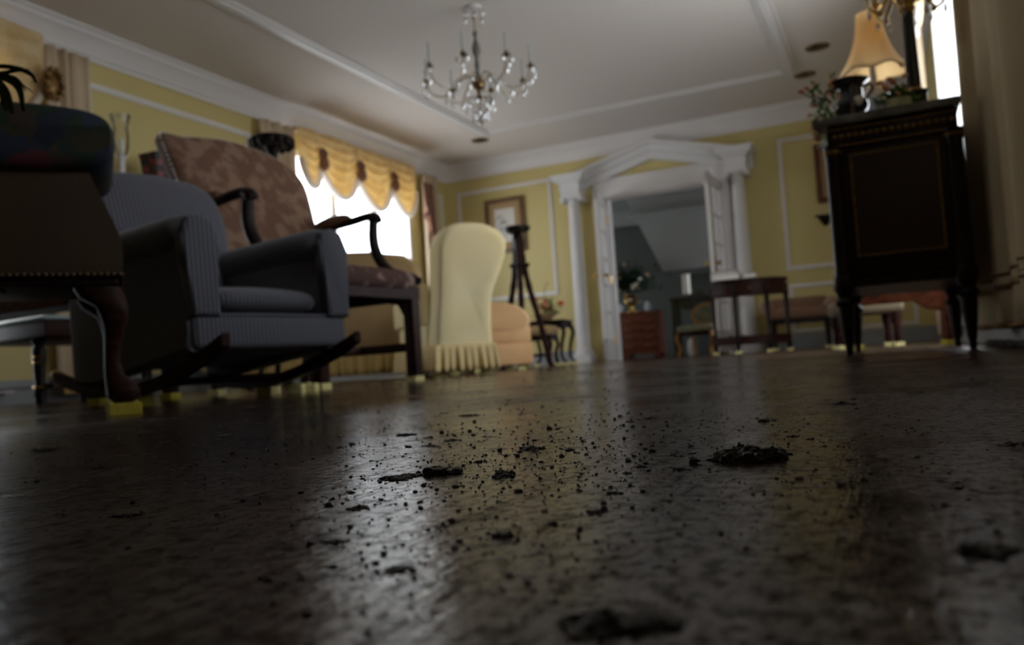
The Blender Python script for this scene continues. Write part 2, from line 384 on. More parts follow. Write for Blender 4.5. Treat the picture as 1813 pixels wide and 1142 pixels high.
def baseboard(name, c, s, label):
    b = MB(); b.box(c, s); b.box((c[0], c[1], c[2]+s[2]/2+0.012), (s[0]*0.999 if s[0] > s[1] else s[0]*0.6, s[1]*0.6 if s[0] > s[1] else s[1]*0.999, 0.024))
    return struct(b.build(name, DADO, smooth=0), label, 'baseboard')
baseboard('baseboard_far', ((XL-3.66)/2, YF-0.011, 0.07), (-3.66-XL, 0.022, 0.14), 'grey baseboard along the far wall left of the columns')
baseboard('baseboard_far_right', ((-1.38+XR)/2, YF-0.011, 0.07), (XR+1.38, 0.022, 0.14), 'grey baseboard along the far wall right of the columns')
baseboard('baseboard_left', (XL+0.011, (YN+YF)/2, 0.07), (0.022, YF-YN, 0.14), 'grey baseboard along the left wall')
baseboard('baseboard_right', (XR-0.011, (YN+YF)/2, 0.07), (0.022, YF-YN, 0.14), 'grey baseboard along the right wall')
# windows: frame, sashes, panes
def window(name, x, wx, cols, rows, label):
    y0, y1, z0, z1 = wx; s = 1 if x < 0 else -1
    b = MB(); fx = x - s*0.06
    for (c, sz) in (((fx, (y0+y1)/2, z0+0.03), (0.1, y1-y0, 0.06)), ((fx, (y0+y1)/2, z1-0.03), (0.1, y1-y0, 0.06)),
                    ((fx, y0+0.03, (z0+z1)/2), (0.1, 0.06, z1-z0)), ((fx, y1-0.03, (z0+z1)/2), (0.1, 0.06, z1-z0))):
        b.box(c, sz)
    for i in range(1, cols): b.box((fx, y0+(y1-y0)*i/cols, (z0+z1)/2), (0.08, 0.09, z1-z0))
    for j in range(1, rows): b.box((fx, (y0+y1)/2, z0+(z1-z0)*j/rows), (0.04, y1-y0, 0.03))
    b.box((x+s*0.02, (y0+y1)/2, z0-0.02), (0.14, y1-y0+0.12, 0.04))
    w = struct(b.build(name, WHITE, smooth=0), label, 'window')
    for i in range(cols):
        a, c = y0+(y1-y0)*i/cols+0.05, y0+(y1-y0)*(i+1)/cols-0.05
        p = MB(); p.grid(lambda u, v: (fx-s*0.005, a+(c-a)*u, z0+0.05+(z1-z0-0.1)*v), 2, 2); p.build('pane', PANE, w, smooth=0)
    return w
window('window_1', XL, WIN1, 3, 1, 'overexposed bright window under the yellow swag valance on the left wall')
window('window_2', XL, WIN2, 2, 1, 'tall window at the left edge behind the cream drape')
window('window_3', XR, WIN3, 2, 1, 'bright tall window on the right wall behind the lamp and cabinet')
window('window_4', XR, WIN4, 2, 1, 'tall window on the right wall beyond the heavy beige drape, out of view')
# doorway: casing, columns, entablature, pediment
b = MB()
for x0, x1 in ((DX0-0.14, DX0), (DX1, DX1+0.14)):
    b.box(((x0+x1)/2, YF-0.015, DZ/2), (x1-x0, 0.03, DZ)); b.box(((x0+x1)/2, YF-0.028, DZ/2), ((x1-x0)*0.5, 0.03, DZ))
b.box(((DX0+DX1)/2, YF-0.02, DZ+0.10), (DX1-DX0+0.28, 0.04, 0.20)); b.box(((DX0+DX1)/2, YF-0.03, DZ+0.212), (DX1-DX0+0.3, 0.08, 0.03))
b.box(((DX0+DX1)/2, YF+0.08, DZ-0.01), (DX1-DX0, 0.16, 0.02))
for x in (DX0+0.01, DX1-0.01): b.box((x, YF+0.08, DZ/2), (0.02, 0.16, DZ))
struct(b.build('trim_10', WHITE, smooth=0), 'white casing and header around the double doorway', 'door casing')
def column(name, x, label):
    y = YF-0.13; b = MB()
    b.box((x, y, 0.05), (0.25, 0.25, 0.10))
    b.lathe([(0.115, 0.10), (0.122, 0.115), (0.115, 0.135), (0.098, 0.145), (0.105, 0.165), (0.098, 0.18), (0.088, 0.19), (0.086, 0.5), (0.082, 1.2), (0.070, 1.98), (0.080, 1.985), (0.080, 2.0), (0.070, 2.005), (0.070, 2.03), (0.10, 2.055), (0.105, 2.075)], (x, y, 0), 32)
    b.box((x, y, 2.09), (0.25, 0.25, 0.03))
    for k, (wd, z0, z1) in enumerate(((0.24, 2.10, 2.17), (0.27, 2.17, 2.20), (0.25, 2.20, 2.255), (0.32, 2.255, 2.285), (0.40, 2.285, 2.325), (0.44, 2.325, 2.355))):
        b.box((x, YF-(wd/2+0.14)/2-0.0, (z0+z1)/2), (wd, wd/2+0.14, z1-z0))
    for sx in (-1, 1): b.lathe([(0.032, -0.12), (0.036, -0.1), (0.036, 0.1), (0.032, 0.12)], mat=Matrix.Translation((x+sx*0.115, y, 2.055)) @ Matrix.Rotation(PI/2, 4, 'X'), seg=14)
    return struct(b.build(name, PLASTER, smooth=0.5), label, 'column')
CX0, CX1 = -3.53, -1.50
column('trim_11', CX0, 'white round column left of the doorway with stepped capital')
column('trim_12', CX1, 'white round column right of the doorway behind the half round table')
b = MB(); xm = (CX0+CX1)/2; apex = 2.665
for sx in (-1, 1):
    xe = xm + sx*(CX1-CX0+0.36)/2
    for (dd, hh, off) in ((0.16, 0.055, 0), (0.12, 0.09, 0.05), (0.08, 0.125, 0.11)):
        p = [(xe, 2.355-off), (xm, apex-off), (xm, apex-off-hh), (xe, 2.355-off-hh)]
        b.prism(p, (0, YF-dd, 0), (1, 0, 0), (0, 0, 1), (0, dd, 0))
struct(b.build('trim_13', PLASTER, smooth=0), 'white triangular pediment over the doorway', 'pediment')
# the two glazed door leaves, both folded back into this room
def door(name, hx, side, ang, label):
    w, h = 0.68, 2.02
    r = MB(); st = 0.10
    for (c, s) in (((w/2, 0, 0.14), (w, 0.04, 0.24)), ((w/2, 0, h-0.06), (w, 0.04, 0.12)), ((st/2, 0, h/2+0.01), (st, 0.04, h-0.02)), ((w-st/2, 0, h/2+0.01), (st, 0.04, h-0.02))): r.box(c, s)
    r.box((w/2, 0, (h+0.1)/2), (0.022, 0.03, h-0.3))
    for j in range(1, 5): r.box((w/2, 0, 0.26+(h-0.38)*j/5), (w-2*st, 0.03, 0.022))
    d = struct(r.build(name, WHITE, smooth=0), label, 'door')
    d.location = (hx, YF-0.035, 0.012); d.rotation_euler = (0, 0, ang)
    for i in range(2):
        p = MB(); a = st+0.0 + i*(w-2*st)/2
        p.grid(lambda u, v: (a+(w-2*st)/2*u, 0, 0.26+(h-0.38)*v), 2, 2); p.build('pane', PANE, d, smooth=0)
    k = MB()
    for sy in (-1, 1):
        k.box((w-0.05, sy*0.022, 1.0), (0.04, 0.006, 0.17)); k.tube([(w-0.05, sy*0.02, 1.0), (w-0.05, sy*0.06, 1.0)], 0.009, 10)
        k.ico((w-0.05, sy*0.07, 1.0), 0.026, 2)
    k.build('door_knob', BRASS, d)
    for z in (0.25, 1.0, 1.75):
        g = MB(); g.tube([(-0.008, 0.024*side, z-0.05), (-0.008, 0.024*side, z+0.05)], 0.011, 8); g.box((0.018, 0.022*side, z), (0.045, 0.005, 0.1)); g.build('hinge', BRASS, d)
    return d
door('door_1', DX0-0.02, 1, -PI/2+0.17, 'white glazed door leaf folded open beside the left column')
door('door_2', DX1+0.02, -1, -PI/2-0.03, 'white glazed door leaf folded open beside the right column')
# hall beyond the doors
HX0, HX1, HY1, HZ = -6.0, -0.5, 13.6, 2.55
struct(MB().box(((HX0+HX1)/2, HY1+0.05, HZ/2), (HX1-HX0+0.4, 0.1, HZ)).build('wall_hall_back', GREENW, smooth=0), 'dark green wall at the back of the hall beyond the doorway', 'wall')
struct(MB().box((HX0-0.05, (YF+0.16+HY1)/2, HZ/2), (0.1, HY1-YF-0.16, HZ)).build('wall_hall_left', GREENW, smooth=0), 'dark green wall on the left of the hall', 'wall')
wall_with_holes('wall_hall_right', 'x', HX1, 0.1, YF+0.16, HY1, [(11.8, 13.4, 0.8, 2.3)], GREENW, 'dark green wall on the right of the hall', z1=HZ)  # out-of-sight opening added in this wall to let daylight into the hall
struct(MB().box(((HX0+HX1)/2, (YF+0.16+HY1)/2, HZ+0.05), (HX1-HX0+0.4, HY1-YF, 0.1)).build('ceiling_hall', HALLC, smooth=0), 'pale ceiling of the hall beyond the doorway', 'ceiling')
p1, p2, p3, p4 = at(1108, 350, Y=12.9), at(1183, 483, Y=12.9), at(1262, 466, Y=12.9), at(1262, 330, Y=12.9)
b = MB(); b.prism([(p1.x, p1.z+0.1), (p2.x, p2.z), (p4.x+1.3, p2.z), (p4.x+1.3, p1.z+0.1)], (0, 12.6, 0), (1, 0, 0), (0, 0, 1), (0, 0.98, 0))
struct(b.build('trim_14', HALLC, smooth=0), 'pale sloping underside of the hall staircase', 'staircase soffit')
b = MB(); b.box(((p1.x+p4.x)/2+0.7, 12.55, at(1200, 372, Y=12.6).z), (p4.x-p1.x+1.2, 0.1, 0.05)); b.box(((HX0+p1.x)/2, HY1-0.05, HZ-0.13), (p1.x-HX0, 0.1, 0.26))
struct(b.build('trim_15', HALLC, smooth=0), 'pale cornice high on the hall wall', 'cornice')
# recessed ceiling lights
for (px, py, lab) in ((1447, 83, 'recessed ceiling light, nearer of the two above the cabinet lamp'), (1425, 132, 'recessed ceiling light, farther of the two above the cabinet flowers'), (850, 248, 'recessed ceiling light under the chandelier by the far left ceiling corner')):
    p = at(px, py, Z=HC)
    t = thing('ceiling_light', lab, 'ceiling light', (p.x, p.y, HC), 0, 'recessed ceiling lights')
    MB().lathe([(0.075, -0.002), (0.078, -0.008), (0.105, -0.008), (0.108, -0.001)], seg=28).build('rim', GILT, t)
    MB().lathe([(0.045, -0.0025), (0.045, -0.012), (0.0, -0.014)], seg=20).build('lamp', BLACKP, t)
# ================================================================ CURTAINS
def swag_mesh(y0, y1, ztop, zpeak, zlow, x, s, folds=5):
    b = MB()
    def fn(u, v):
        y = y0+(y1-y0)*u; c = 1-(2*u-1)**2
        zb = zpeak + (zlow-zpeak)*c**0.75
        z = ztop + (zb-ztop)*v
        out = 0.03 + 0.06*c*math.sin(PI*min(v*0.9+0.1, 1)) + 0.018*c*math.cos(v*folds*2*PI) + 0.008*math.cos(u*40)*(1-c)
        return (x + s*out, y, z)
    b.grid(fn, 33, 37); return b
def fringe(y0, y1, zpeak, zlow, x, s):
    pts = []
    for i in range(25):
        u = i/24; c = 1-(2*u-1)**2
        pts.append((x+s*(0.045+0.04*c), y0+(y1-y0)*u, zpeak+(zlow-zpeak)*c**0.75 - 0.015))
    return MB().tube(pts, 0.026, 8, 1.6)
def rosette(c, s, r=0.07, tail=0.16):
    b = MB()
    for k in range(9):
        a = 2*PI*k/9; b.ico((c[0]+s*0.02, c[1]+math.cos(a)*r*0.6, c[2]+math.sin(a)*r*0.6), r*0.45, 1, (0.6, 1, 1))
    b.ico((c[0]+s*0.05, c[1], c[2]), r*0.4, 2)
    if tail: b.lathe([(r*0.5, 0), (r*0.7, -tail*0.3), (r*0.75, -tail*0.8), (r*0.3, -tail)], (c[0]+s*0.03, c[1], c[2]-r*0.4), 10)
    return b
def drape(y0, y1, z0, z1, x, amp, nf, flare=0, seed=0, thick=0.006, xdir=1):
    b = MB(); ph = seed*1.7
    def fn(u, v):
        z = z0+(z1-z0)*v; yy = y0+(y1-y0)*u
        a = amp*(0.75+0.35*math.sin(u*7+ph))
        off = a*math.sin(u*nf*2*PI+ph+0.35*math.sin(v*4+u*5)) + 0.3*a*math.sin(u*nf*5.1*PI+ph)
        return (x+off*xdir, yy + flare*(u-0.5)*(1-v), z)
    b.grid(fn, max(40, int(nf*14)), 16); return b
# left far window valance
v1 = thing('swag_valance', 'yellow silk swag valance with four scallops over the bright left window', 'valance', (XL, 7.6, 2.5))
def loc(o, root): o.parent = root; o.matrix_parent_inverse = Matrix.Translation(-Vector(root.location)); return o
peaks = [(6.05, None), (at(571, 298, X=XL+0.18).y, 0), (at(638, 322, X=XL+0.18).y, 0), (at(698, 348, X=XL+0.18).y, 0), (at(738, 368, X=XL+0.14).y, 0)]
ys = [6.52] + [p[0] for p in peaks[1:]]
for i in range(4):
    y0, y1 = ys[i], ys[i+1]
    zl = [at(545, 328, X=XL+0.15).z, at(612, 352, X=XL+0.15).z, at(673, 372, X=XL+0.15).z, at(726, 382, X=XL+0.15).z][i]
    loc(swag_mesh(y0-0.02, y1+0.02, 2.60, 2.30, zl, XL+0.10, 1, 6).build('swag', SWAG, solid=0.004), v1)
    loc(fringe(y0, y1, 2.29, zl, XL+0.10, 1).build('fringe', SWAGW), v1)
for y in ys[1:4]: loc(rosette((XL+0.18, y, 2.36), 1, 0.068, 0.15).build('rosette', MAROON), v1)
loc(MB().box((XL+0.05, (ys[0]+ys[4])/2, 2.585), (0.10, ys[4]-ys[0], 0.04)).build('pelmet_board', DRAPE, smooth=0), v1)
tag(drape(8.90, 9.24, 0.06, 2.56, XL+0.12, 0.035, 3, 0.0, 1).build('side_drape', DRAPE, solid=0.004), 'cream side drape at the far end of the bright left window', 'curtain')
jb = MB()
def jab(u, v):
    ln = 0.55 + 0.75*u; z = 2.42-ln*v*(0.55+0.45*u)
    return (XL+0.20+0.03*math.sin(u*22)*(0.3+v), 8.80+0.24*u, z)
jb.grid(jab, 30, 14)
tag(jb.build('jabot', MAROON, solid=0.004), 'maroon and brown cascade hanging at the far end of the swag valance', 'curtain')
tag(drape(5.98, 6.46, 0.06, 2.56, XL+0.12, 0.035, 3.5, 0, 2).build('side_drape', DRAPE, solid=0.004), 'cream side drape beside the dark stand at the near end of the bright left window', 'curtain')
# left near window
v2 = thing('swag_valance', 'gold and cream swag valance at the top left edge behind the palm', 'valance', (XL, 2.6, 2.5))
for (y0, y1) in ((0.9, 1.86), (1.86, 2.82), (2.82, 3.76)):
    loc(swag_mesh(y0, y1+0.02, 2.60, 2.28, 1.85, XL+0.11, 1, 5).build('swag', SWAG, solid=0.004), v2)
    loc(fringe(y0, y1, 2.26, 1.85, XL+0.10, 1).build('fringe', SWAGW), v2)
loc(MB().box((XL+0.05, 2.33, 2.585), (0.10, 2.84, 0.04)).build('pelmet_board', DRAPE, smooth=0), v2)
dl = tag(drape(3.83, 4.17, 0.05, 2.57, XL+0.09, 0.022, 3.5, 0, 3).build('side_drape', DRAPE, solid=0.004), 'cream drape with gilt holdback at the left edge near the palm', 'curtain')
p = at(91, 150, X=XL+0.22); hb = MB()
hb.ico((p.x, p.y, p.z), 0.11, 2, (0.35, 0.65, 1.0), 0.25)
for k in range(10): hb.ico((p.x+0.03, p.y+0.06*math.cos(k*0.63), p.z+0.10*math.sin(k*0.63)), 0.03, 1)
hb.build('holdback', GILT, dl)
fr = MB()
for i in range(46): fr.tube([(XL+0.19+0.012*math.sin(i), 3.80+0.35*i/45, 0.16), (XL+0.195+0.012*math.sin(i), 3.80+0.35*i/45, 0.05)], 0.006, 5)
fr.box((XL+0.19, 3.975, 0.172), (0.03, 0.35, 0.02)); fr.build('bullion_fringe', GOLDF, dl)
dn = tag(drape(0.30, 0.86, 0.05, 2.57, XL+0.14, 0.03, 3.5, 0, 4).build('side_drape', DRAPE, solid=0.004), 'cream drape on the near side of the left edge window', 'curtain')
# right window: sheer, far ornate drape, near heavy drape
tag(drape(4.36, 6.6, 0.12, 2.45, XR-0.035, 0.012, 14, 0, 5).build('sheer_curtain', SHEER), 'thin white sheer curtain over the bright right window', 'curtain')
v3 = thing('swag_valance', 'cream swag valance high on the right window above the candelabra', 'valance', (XR, 6.0, 2.5))
for (y0, y1, zl) in ((4.45, 5.45, 2.12), (5.45, 6.47, 2.12)):
    loc(swag_mesh(y0, y1+0.03, 2.60, 2.3, zl, XR-0.10, -1, 5).build('swag', SWAG, solid=0.004), v3)
    loc(fringe(y0, y1, 2.28, zl, XR-0.10, -1).build('fringe', SWAGW), v3)
d3 = tag(drape(6.52, 7.05, 0.06, 2.56, XR-0.13, 0.035, 3, 0, 6).build('side_drape', DRAPE, solid=0.004), 'cream ruffle edged drape at the far side of the right window behind the candelabra', 'curtain')
rf = MB()
for i in range(60):
    z = 0.4+2.1*i/59; rf.ico((XR-0.19+0.012*math.sin(i*2.1), 6.52+0.02*math.cos(i*1.7), z), 0.026, 1, (1, 1, 0.7))
rf.build('ruffle', SWAGW, d3)
def near_drape(u, v):
    z = 0.075+2.5*v; y = 2.35+1.62*u
    a = 0.034+0.010*math.sin(u*9)
    off = a*math.sin(u*4.2*2*PI+0.5*math.sin(v*3+u*6)) + 0.010*math.sin(u*19+v)
    return (XR-0.075+off-0.015*(1-v), y, z)
b = MB(); b.grid(near_drape, 150, 18)
nd = tag(b.build('heavy_drape', DRAPEN, solid=0.006), 'heavy beige drape hanging in folds at the right edge beside the dark cabinet', 'curtain')
for (za, zb) in ((0.20, 0.222), (0.25, 0.262)):
    b = MB(); b.grid(lambda u, v: Vector(near_drape(u, (za+(zb-za)*v-0.075)/2.5)) + Vector((-0.006, 0, 0)), 150, 3); b.build('trim_band', GILT, nd, solid=0.003)
b = MB()
for i in range(150):
    q = Vector(near_drape(i/149, 0.0)); b.ico(q+Vector((-0.004, 0, 0.0)), 0.009, 1, (1, 1, 1.3))
b.build('bead_edge', GILT, nd)
b = MB()
for i in range(70):
    y = 2.55+1.45*i/69; b.ico((XR-0.10+random.uniform(-0.02, 0.02), y, 0.012), 0.016, 1, (1.4, 1.4, 0.75), 0.4, seed=i)
tag(b.build('beaded_trim', MUD), 'dark beaded trim lying along the floor under the heavy beige drape', 'curtain trim')
# ================================================================ BLUE ROCKING ARMCHAIR
BK = 0.028                                            # thickness of the foam blocks
rk = thing('rocking_armchair', 'low blue grey ticking upholstered armchair on wooden rockers', 'armchair', (-1.714, 1.969, 0.046), math.radians(-11.5), tilt=-0.06)
hw = 0.292
MB().box((-0.33, 0, 0.16), (0.66, 2*hw-0.02, 0.10), r=0.018).build('seat_frame', BLUEF, rk)
b = MB(); b.tube([(-0.006, -hw+0.015, 0.208), (-0.004, 0, 0.21), (-0.006, hw-0.015, 0.208)], 0.006, 6); b.build('piping', BLUEF, rk)
b = MB()
def cush(u, v):
    a = 2*PI*u; n = 0.28
    cx, cy = math.copysign(abs(math.cos(a))**n, math.cos(a)), math.copysign(abs(math.sin(a))**n, math.sin(a))
    t = PI*(v-0.5); c = math.copysign(abs(math.cos(t))**0.45, math.cos(t)); z = math.copysign(abs(math.sin(t))**0.8, math.sin(t))
    dome = 0.02*(1-(cx*c)**2)*(1-(cy*c)**2) if z > 0 else 0
    return (-0.275+0.26*cx*c, 0.205*cy*c, 0.262+0.044*z+dome)
b.grid(cush, 48, 16, cu=True); b.build('seat_cushion', BLUEF, rk, smooth=1.2)
for s in (-1, 1):
    a = MB()
    # arm body: an outline in (x,z) extruded sideways, then the rolled top
    out = [(-0.02, 0.205), (-0.03, 0.36), (-0.045, 0.45), (-0.68, 0.46), (-0.72, 0.38), (-0.72, 0.08), (-0.60, 0.075), (-0.02, 0.105)]
    a.prism(out, (0, s*0.20 if s > 0 else -0.29, 0), (1, 0, 0), (0, 0, 1), (0, 0.09, 0), r=0.016)
    o = a.build('arm', BLUEX, rk)
    r_ = MB(); R = []
    for i in range(15):
        t = i/14; x = -0.012-0.70*t; rr = 0.062*(0.80 if i == 0 else 1.0); zc = 0.452+0.03*t
        R.append([(x-0.012*abs(math.sin(k*PI/10))*(1 if i else 0), s*0.247+rr*1.05*math.cos(k*2*PI/20), zc+rr*1.05*math.sin(k*2*PI/20)) for k in range(20)])
    R.insert(0, [(0.0, s*0.247+0.035*math.cos(k*2*PI/20), 0.452+0.035*math.sin(k*2*PI/20)) for k in range(20)])
    r_.rings(R); r_.build('arm_roll', BLUEX, o, smooth=1.0)
    f = MB(); f.prism([(s*0.20, 0.205), (s*0.29, 0.205), (s*0.295, 0.33), (s*0.31, 0.43), (s*0.285, 0.49), (s*0.247, 0.505), (s*0.205, 0.49), (s*0.185, 0.44), (s*0.20, 0.34)], (-0.03, 0, 0), (0, 1, 0), (0, 0, 1), (0.045, 0, 0), r=0.012); f.build('arm_front', BLUEF, o)
b = MB()
def bk(u, v):          # closed upholstered back: u around the outline, v through the thickness
    a = 2*PI*u
    y = math.copysign(abs(math.cos(a))**0.27, math.cos(a)); zz = math.copysign(abs(math.sin(a))**0.27, math.sin(a))
    t = 0.5+0.5*zz
    w = 0.235+0.035*t - 0.02*max(0, t-0.8)/0.2
    z = 0.13 + 0.665*t + (0.03*(1-y*y) if zz > 0.5 else 0)
    th = (v-0.5)*2; k = 1-0.10*abs(th)**3
    return (-0.565-0.105*t + 0.055*th*(1-0.15*y*y) + (0.02*math.sin(t*PI) if th > 0 else -0.01), y*w*k+0.008, 0.42+(z-0.42)*k)
b.grid(bk, 64, 9, cu=True)
vv = [bk(i/64, 1) for i in range(64)]; v0 = [bk(i/64, 0) for i in range(64)]
def capgrid(b, ring, bulge):
    c = Vector((0, 0, 0))
    for q in ring: c += Vector(q)/len(ring)
    prev = ring
    R = [ring]
    for k in (0.75, 0.5, 0.25, 0.02): R.append([tuple(c+(Vector(q)-c)*k+Vector((bulge*(1-k*k), 0, 0))) for q in ring])
    b.rings(R, cap=False)
capgrid(b, vv, 0.028); capgrid(b, v0, -0.02)
bmesh.ops.remove_doubles(b.bm, verts=b.bm.verts, dist=0.0008)
b.build('backrest', BLUEF, rk, smooth=1.0)
for s in (-1, 1):
    y = s*0.245; pts = []
    for i in range(17):
        t = i/16; x = -0.93+1.02*t; pts.append((x, 0.012+0.60*(x+0.42)**2*(0.62 if x > -0.42 else 0.62)))
    up = [(x, z+0.036) for x, z in reversed(pts)]
    o = MB().prism(pts+up, (0, y-0.016, 0), (1, 0, 0), (0, 0, 1), (0, 0.032, 0), r=0.006).build('rocker', MAHOG, rk, smooth=0.6)
    MB().ico((-0.935, y, 0.132), 0.019, 2).build('tip', BRASS, o)
    for x in (-0.06, -0.60):
        z0 = 0.012+0.60*(x+0.42)**2*0.62+0.02
        MB().box((x, y, (z0+0.13)/2), (0.04, 0.036, 0.13-z0), r=0.005).build('leg', MAHOG, rk)
MB().tube([(-0.30, -0.245, 0.04), (-0.30, 0.245, 0.04)], 0.013, 10).build('stretcher', MAHOG, rk)
# ================================================================ BROWN CARVED ARMCHAIR
br = thing('open_armchair', 'tall brown damask armchair with carved wooden arms behind the blue chair', 'armchair', (-2.015, 2.908, BK), math.radians(-4.9))
hw = 0.34; dz = -BK
for s in (-1, 1):
    MB().box((-0.03, s*(hw-0.03), 0.205+0.0), (0.056, 0.056, 0.41), r=0.004).build('leg', MAHOG, br)
    MB().prism([(-0.56, 0.41), (-0.61, 0.41), (-0.70, 0.0), (-0.655, 0.0)], (0, s*(hw-0.07)-0.022, 0), (1, 0, 0), (0, 0, 1), (0, 0.044, 0), r=0.004).build('leg', MAHOG, br)
    MB().box((-0.33, s*(hw-0.035), 0.135), (0.62, 0.022, 0.042), r=0.004).build('stretcher', MAHOG, br)
    MB().box((-0.30, s*(hw-0.012), 0.375), (0.56, 0.024, 0.05)).build('seat_rail', MAHOG, br)
    brk = MB(); brk.prism([(-0.06, 0.36), (-0.17, 0.36), (-0.15, 0.345), (-0.10, 0.335), (-0.075, 0.29), (-0.06, 0.27)], (0, s*(hw-0.03)-0.01, 0), (1, 0, 0), (0, 0, 1), (0, 0.02, 0)); brk.build('bracket', MAHOG, br)
MB().box((-0.34, 0, 0.135), (0.022, 2*hw-0.09, 0.036), r=0.003).build('stretcher', MAHOG, br)
MB().box((-0.012, 0, 0.385), (0.024, 2*hw, 0.06)).build('seat_rail', MAHOG, br)
b = MB()
def seat(u, v):
    a = 2*PI*u; n = 0.22
    cx, cy = math.copysign(abs(math.cos(a))**n, math.cos(a)), math.copysign(abs(math.sin(a))**n, math.sin(a))
    z = [0.40, 0.405, 0.43, 0.455, 0.475, 0.487, 0.495, 0.499, 0.50][v]; k = [0.97, 1, 1.012, 1.01, 0.985, 0.93, 0.8, 0.5, 0.02][v]
    return (-0.30+0.31*cx*k, hw*1.01*cy*k, z)
R = [[seat(i/48, v) for i in range(48)] for v in range(9)]
b.rings(R); b.build('seat', PLUM, br, smooth=1.0)
bt = [(-0.31, 0.47), (-0.38, 0.75), (-0.405, 0.97), (-0.422, 1.115), (-0.418, 1.138), (-0.395, 1.145), (-0.30, 1.145), (-0.20, 1.165), (0, 1.185), (0.22, 1.16), (0.34, 1.11), (0.395, 1.04), (0.40, 0.95), (0.37, 0.75), (0.31, 0.47)]
crv = catmull([(y, z, 0) for y, z in bt], 4)
lean = 0.36
b = MB(); R = []
for (th, k) in ((-0.040, 0.90), (-0.036, 0.95), (0.01, 0.99), (0.038, 1.0), (0.052, 0.975), (0.066, 0.87), (0.075, 0.6), (0.078, 0.3), (0.079, 0.02)):
    R.append([(-0.585-lean*(0.83+(q.y-0.83)*k-0.47)+th, q.x*k, 0.83+(q.y-0.83)*k) for q in crv])
b.rings(R); b.build('backrest', DAMASK, br, smooth=0.8)
b = MB()
ed = [Vector((-0.585-lean*(q.y-0.47)+0.034, q.x*1.008, q.y)) for q in crv]
tot = 0; last = ed[0]
ed = ed + [ed[0]]
for a0, a1 in zip(ed, ed[1:]):
    n = max(1, int((a1-a0).length/0.017))
    for k in range(n): b.ico(a0+(a1-a0)*(k/n), 0.0065, 1)
b.build('nail_trim', M('pale_nailheads', (0.55, 0.48, 0.42), 0.35, 0.3), br)
for s in (-1, 1):
    pts = catmull([(-0.70, s*0.36, 0.755), (-0.58, s*0.385, 0.775), (-0.44, s*0.40, 0.79), (-0.33, s*0.40, 0.80), (-0.285, s*0.395, 0.79), (-0.275, s*0.39, 0.765)], 5)
    n = len(pts); rad = [0.026+0.010*smoothstep(0.6, 0.85, i/n) for i in range(n)]; rad[-1] = 0.02
    a = MB().tube(pts, rad, 12, 0.8).build('arm', DKWOOD, br)
    pp = catmull([(-0.66, s*0.372, 0.782), (-0.58, s*0.386, 0.796), (-0.50, s*0.396, 0.803), (-0.45, s*0.40, 0.805)], 4)
    nn = len(pp); MB().tube(pp, [0.018+0.018*math.sin(PI*(i+0.5)/nn) for i in range(nn)], 12).build('arm_pad', DAMASK, a)
    sp = catmull([(-0.29, s*0.395, 0.79), (-0.30, s*0.395, 0.70), (-0.285, s*0.39, 0.62), (-0.235, s*0.38, 0.545), (-0.16, s*0.365, 0.495), (-0.06, s*0.345, 0.465), (0.0, s*0.335, 0.44)], 5)
    n = len(sp); MB().tube(sp, [0.026+0.006*math.sin(PI*i/n) for i in range(n)], 12, 0.8).build('arm_support', DKWOOD, br)
# ================================================================ LEATHER AND FLORAL CHAIR AT THE LEFT EDGE
FLORAL = M('floral_needlepoint', (0.09, 0.05, 0.03), 0.85)
def floral():
    nt = FLORAL.node_tree; N = nt.nodes; L = nt.links; b = N['Principled BSDF']
    tc = N.new('ShaderNodeTexCoord'); mp = N.new('ShaderNodeMapping'); L.new(tc.outputs['Object'], mp.inputs[0]); mp.inputs['Location'].default_value = (0.06, 0.0, 0.045)
    vo = N.new('ShaderNodeTexVoronoi'); vo.inputs['Scale'].default_value = 15; wn = N.new('ShaderNodeTexNoise'); wn.inputs['Scale'].default_value = 16; L.new(mp.outputs[0], wn.inputs['Vector'])
    wm = N.new('ShaderNodeMixRGB'); wm.blend_type = 'ADD'; wm.inputs[0].default_value = 0.10; L.new(mp.outputs[0], wm.inputs[1]); L.new(wn.outputs['Color'], wm.inputs[2]); L.new(wm.outputs[0], vo.inputs['Vector'])
    r = N.new('ShaderNodeValToRGB'); e = r.color_ramp.elements; r.color_ramp.interpolation = 'CONSTANT'
    e[0].position = 0; e[0].color = lin((0.020, 0.028, 0.060)); e[1].position = 0.84; e[1].color = lin((0.05, 0.030, 0.018))
    for p, c in ((0.34, (0.016, 0.030, 0.016)), (0.50, (0.12, 0.022, 0.034)), (0.62, (0.045, 0.036, 0.012)), (0.74, (0.012, 0.016, 0.035))):
        q = e.new(p); q.color = lin(c)
    sp = N.new('ShaderNodeSeparateColor'); L.new(vo.outputs['Color'], sp.inputs[0]); L.new(sp.outputs[0], r.inputs[0])
    nz = N.new('ShaderNodeTexNoise'); nz.inputs['Scale'].default_value = 26; nz.inputs['Detail'].default_value = 4; L.new(tc.outputs['Object'], nz.inputs[0])
    mx = N.new('ShaderNodeMix'); mx.data_type = 'RGBA'; mx.blend_type = 'MULTIPLY'; mx.inputs[0].default_value = 0.6
    L.new(r.outputs[0], mx.inputs[6]); L.new(nz.outputs['Color'], mx.inputs[7]); L.new(mx.outputs[2], b.inputs['Base Color'])
floral()
bc = thing('needlepoint_bench', 'tan leather seat with floral needlepoint cushion and carved cabriole leg at left edge', 'upholstered bench', (-1.538, 1.266, BK), math.radians(52))
dep = 0.34; z0 = -BK
prof = [(0.0, 0.277), (0.002, 0.335), (-0.004, 0.375), (-0.018, 0.41), (-0.034, 0.45), (-0.055, 0.50), (-0.062, 0.515)]
prof = [(p.x, p.y) for p in catmull([(x, z, 0) for x, z in prof], 3)]
WB = 0.74
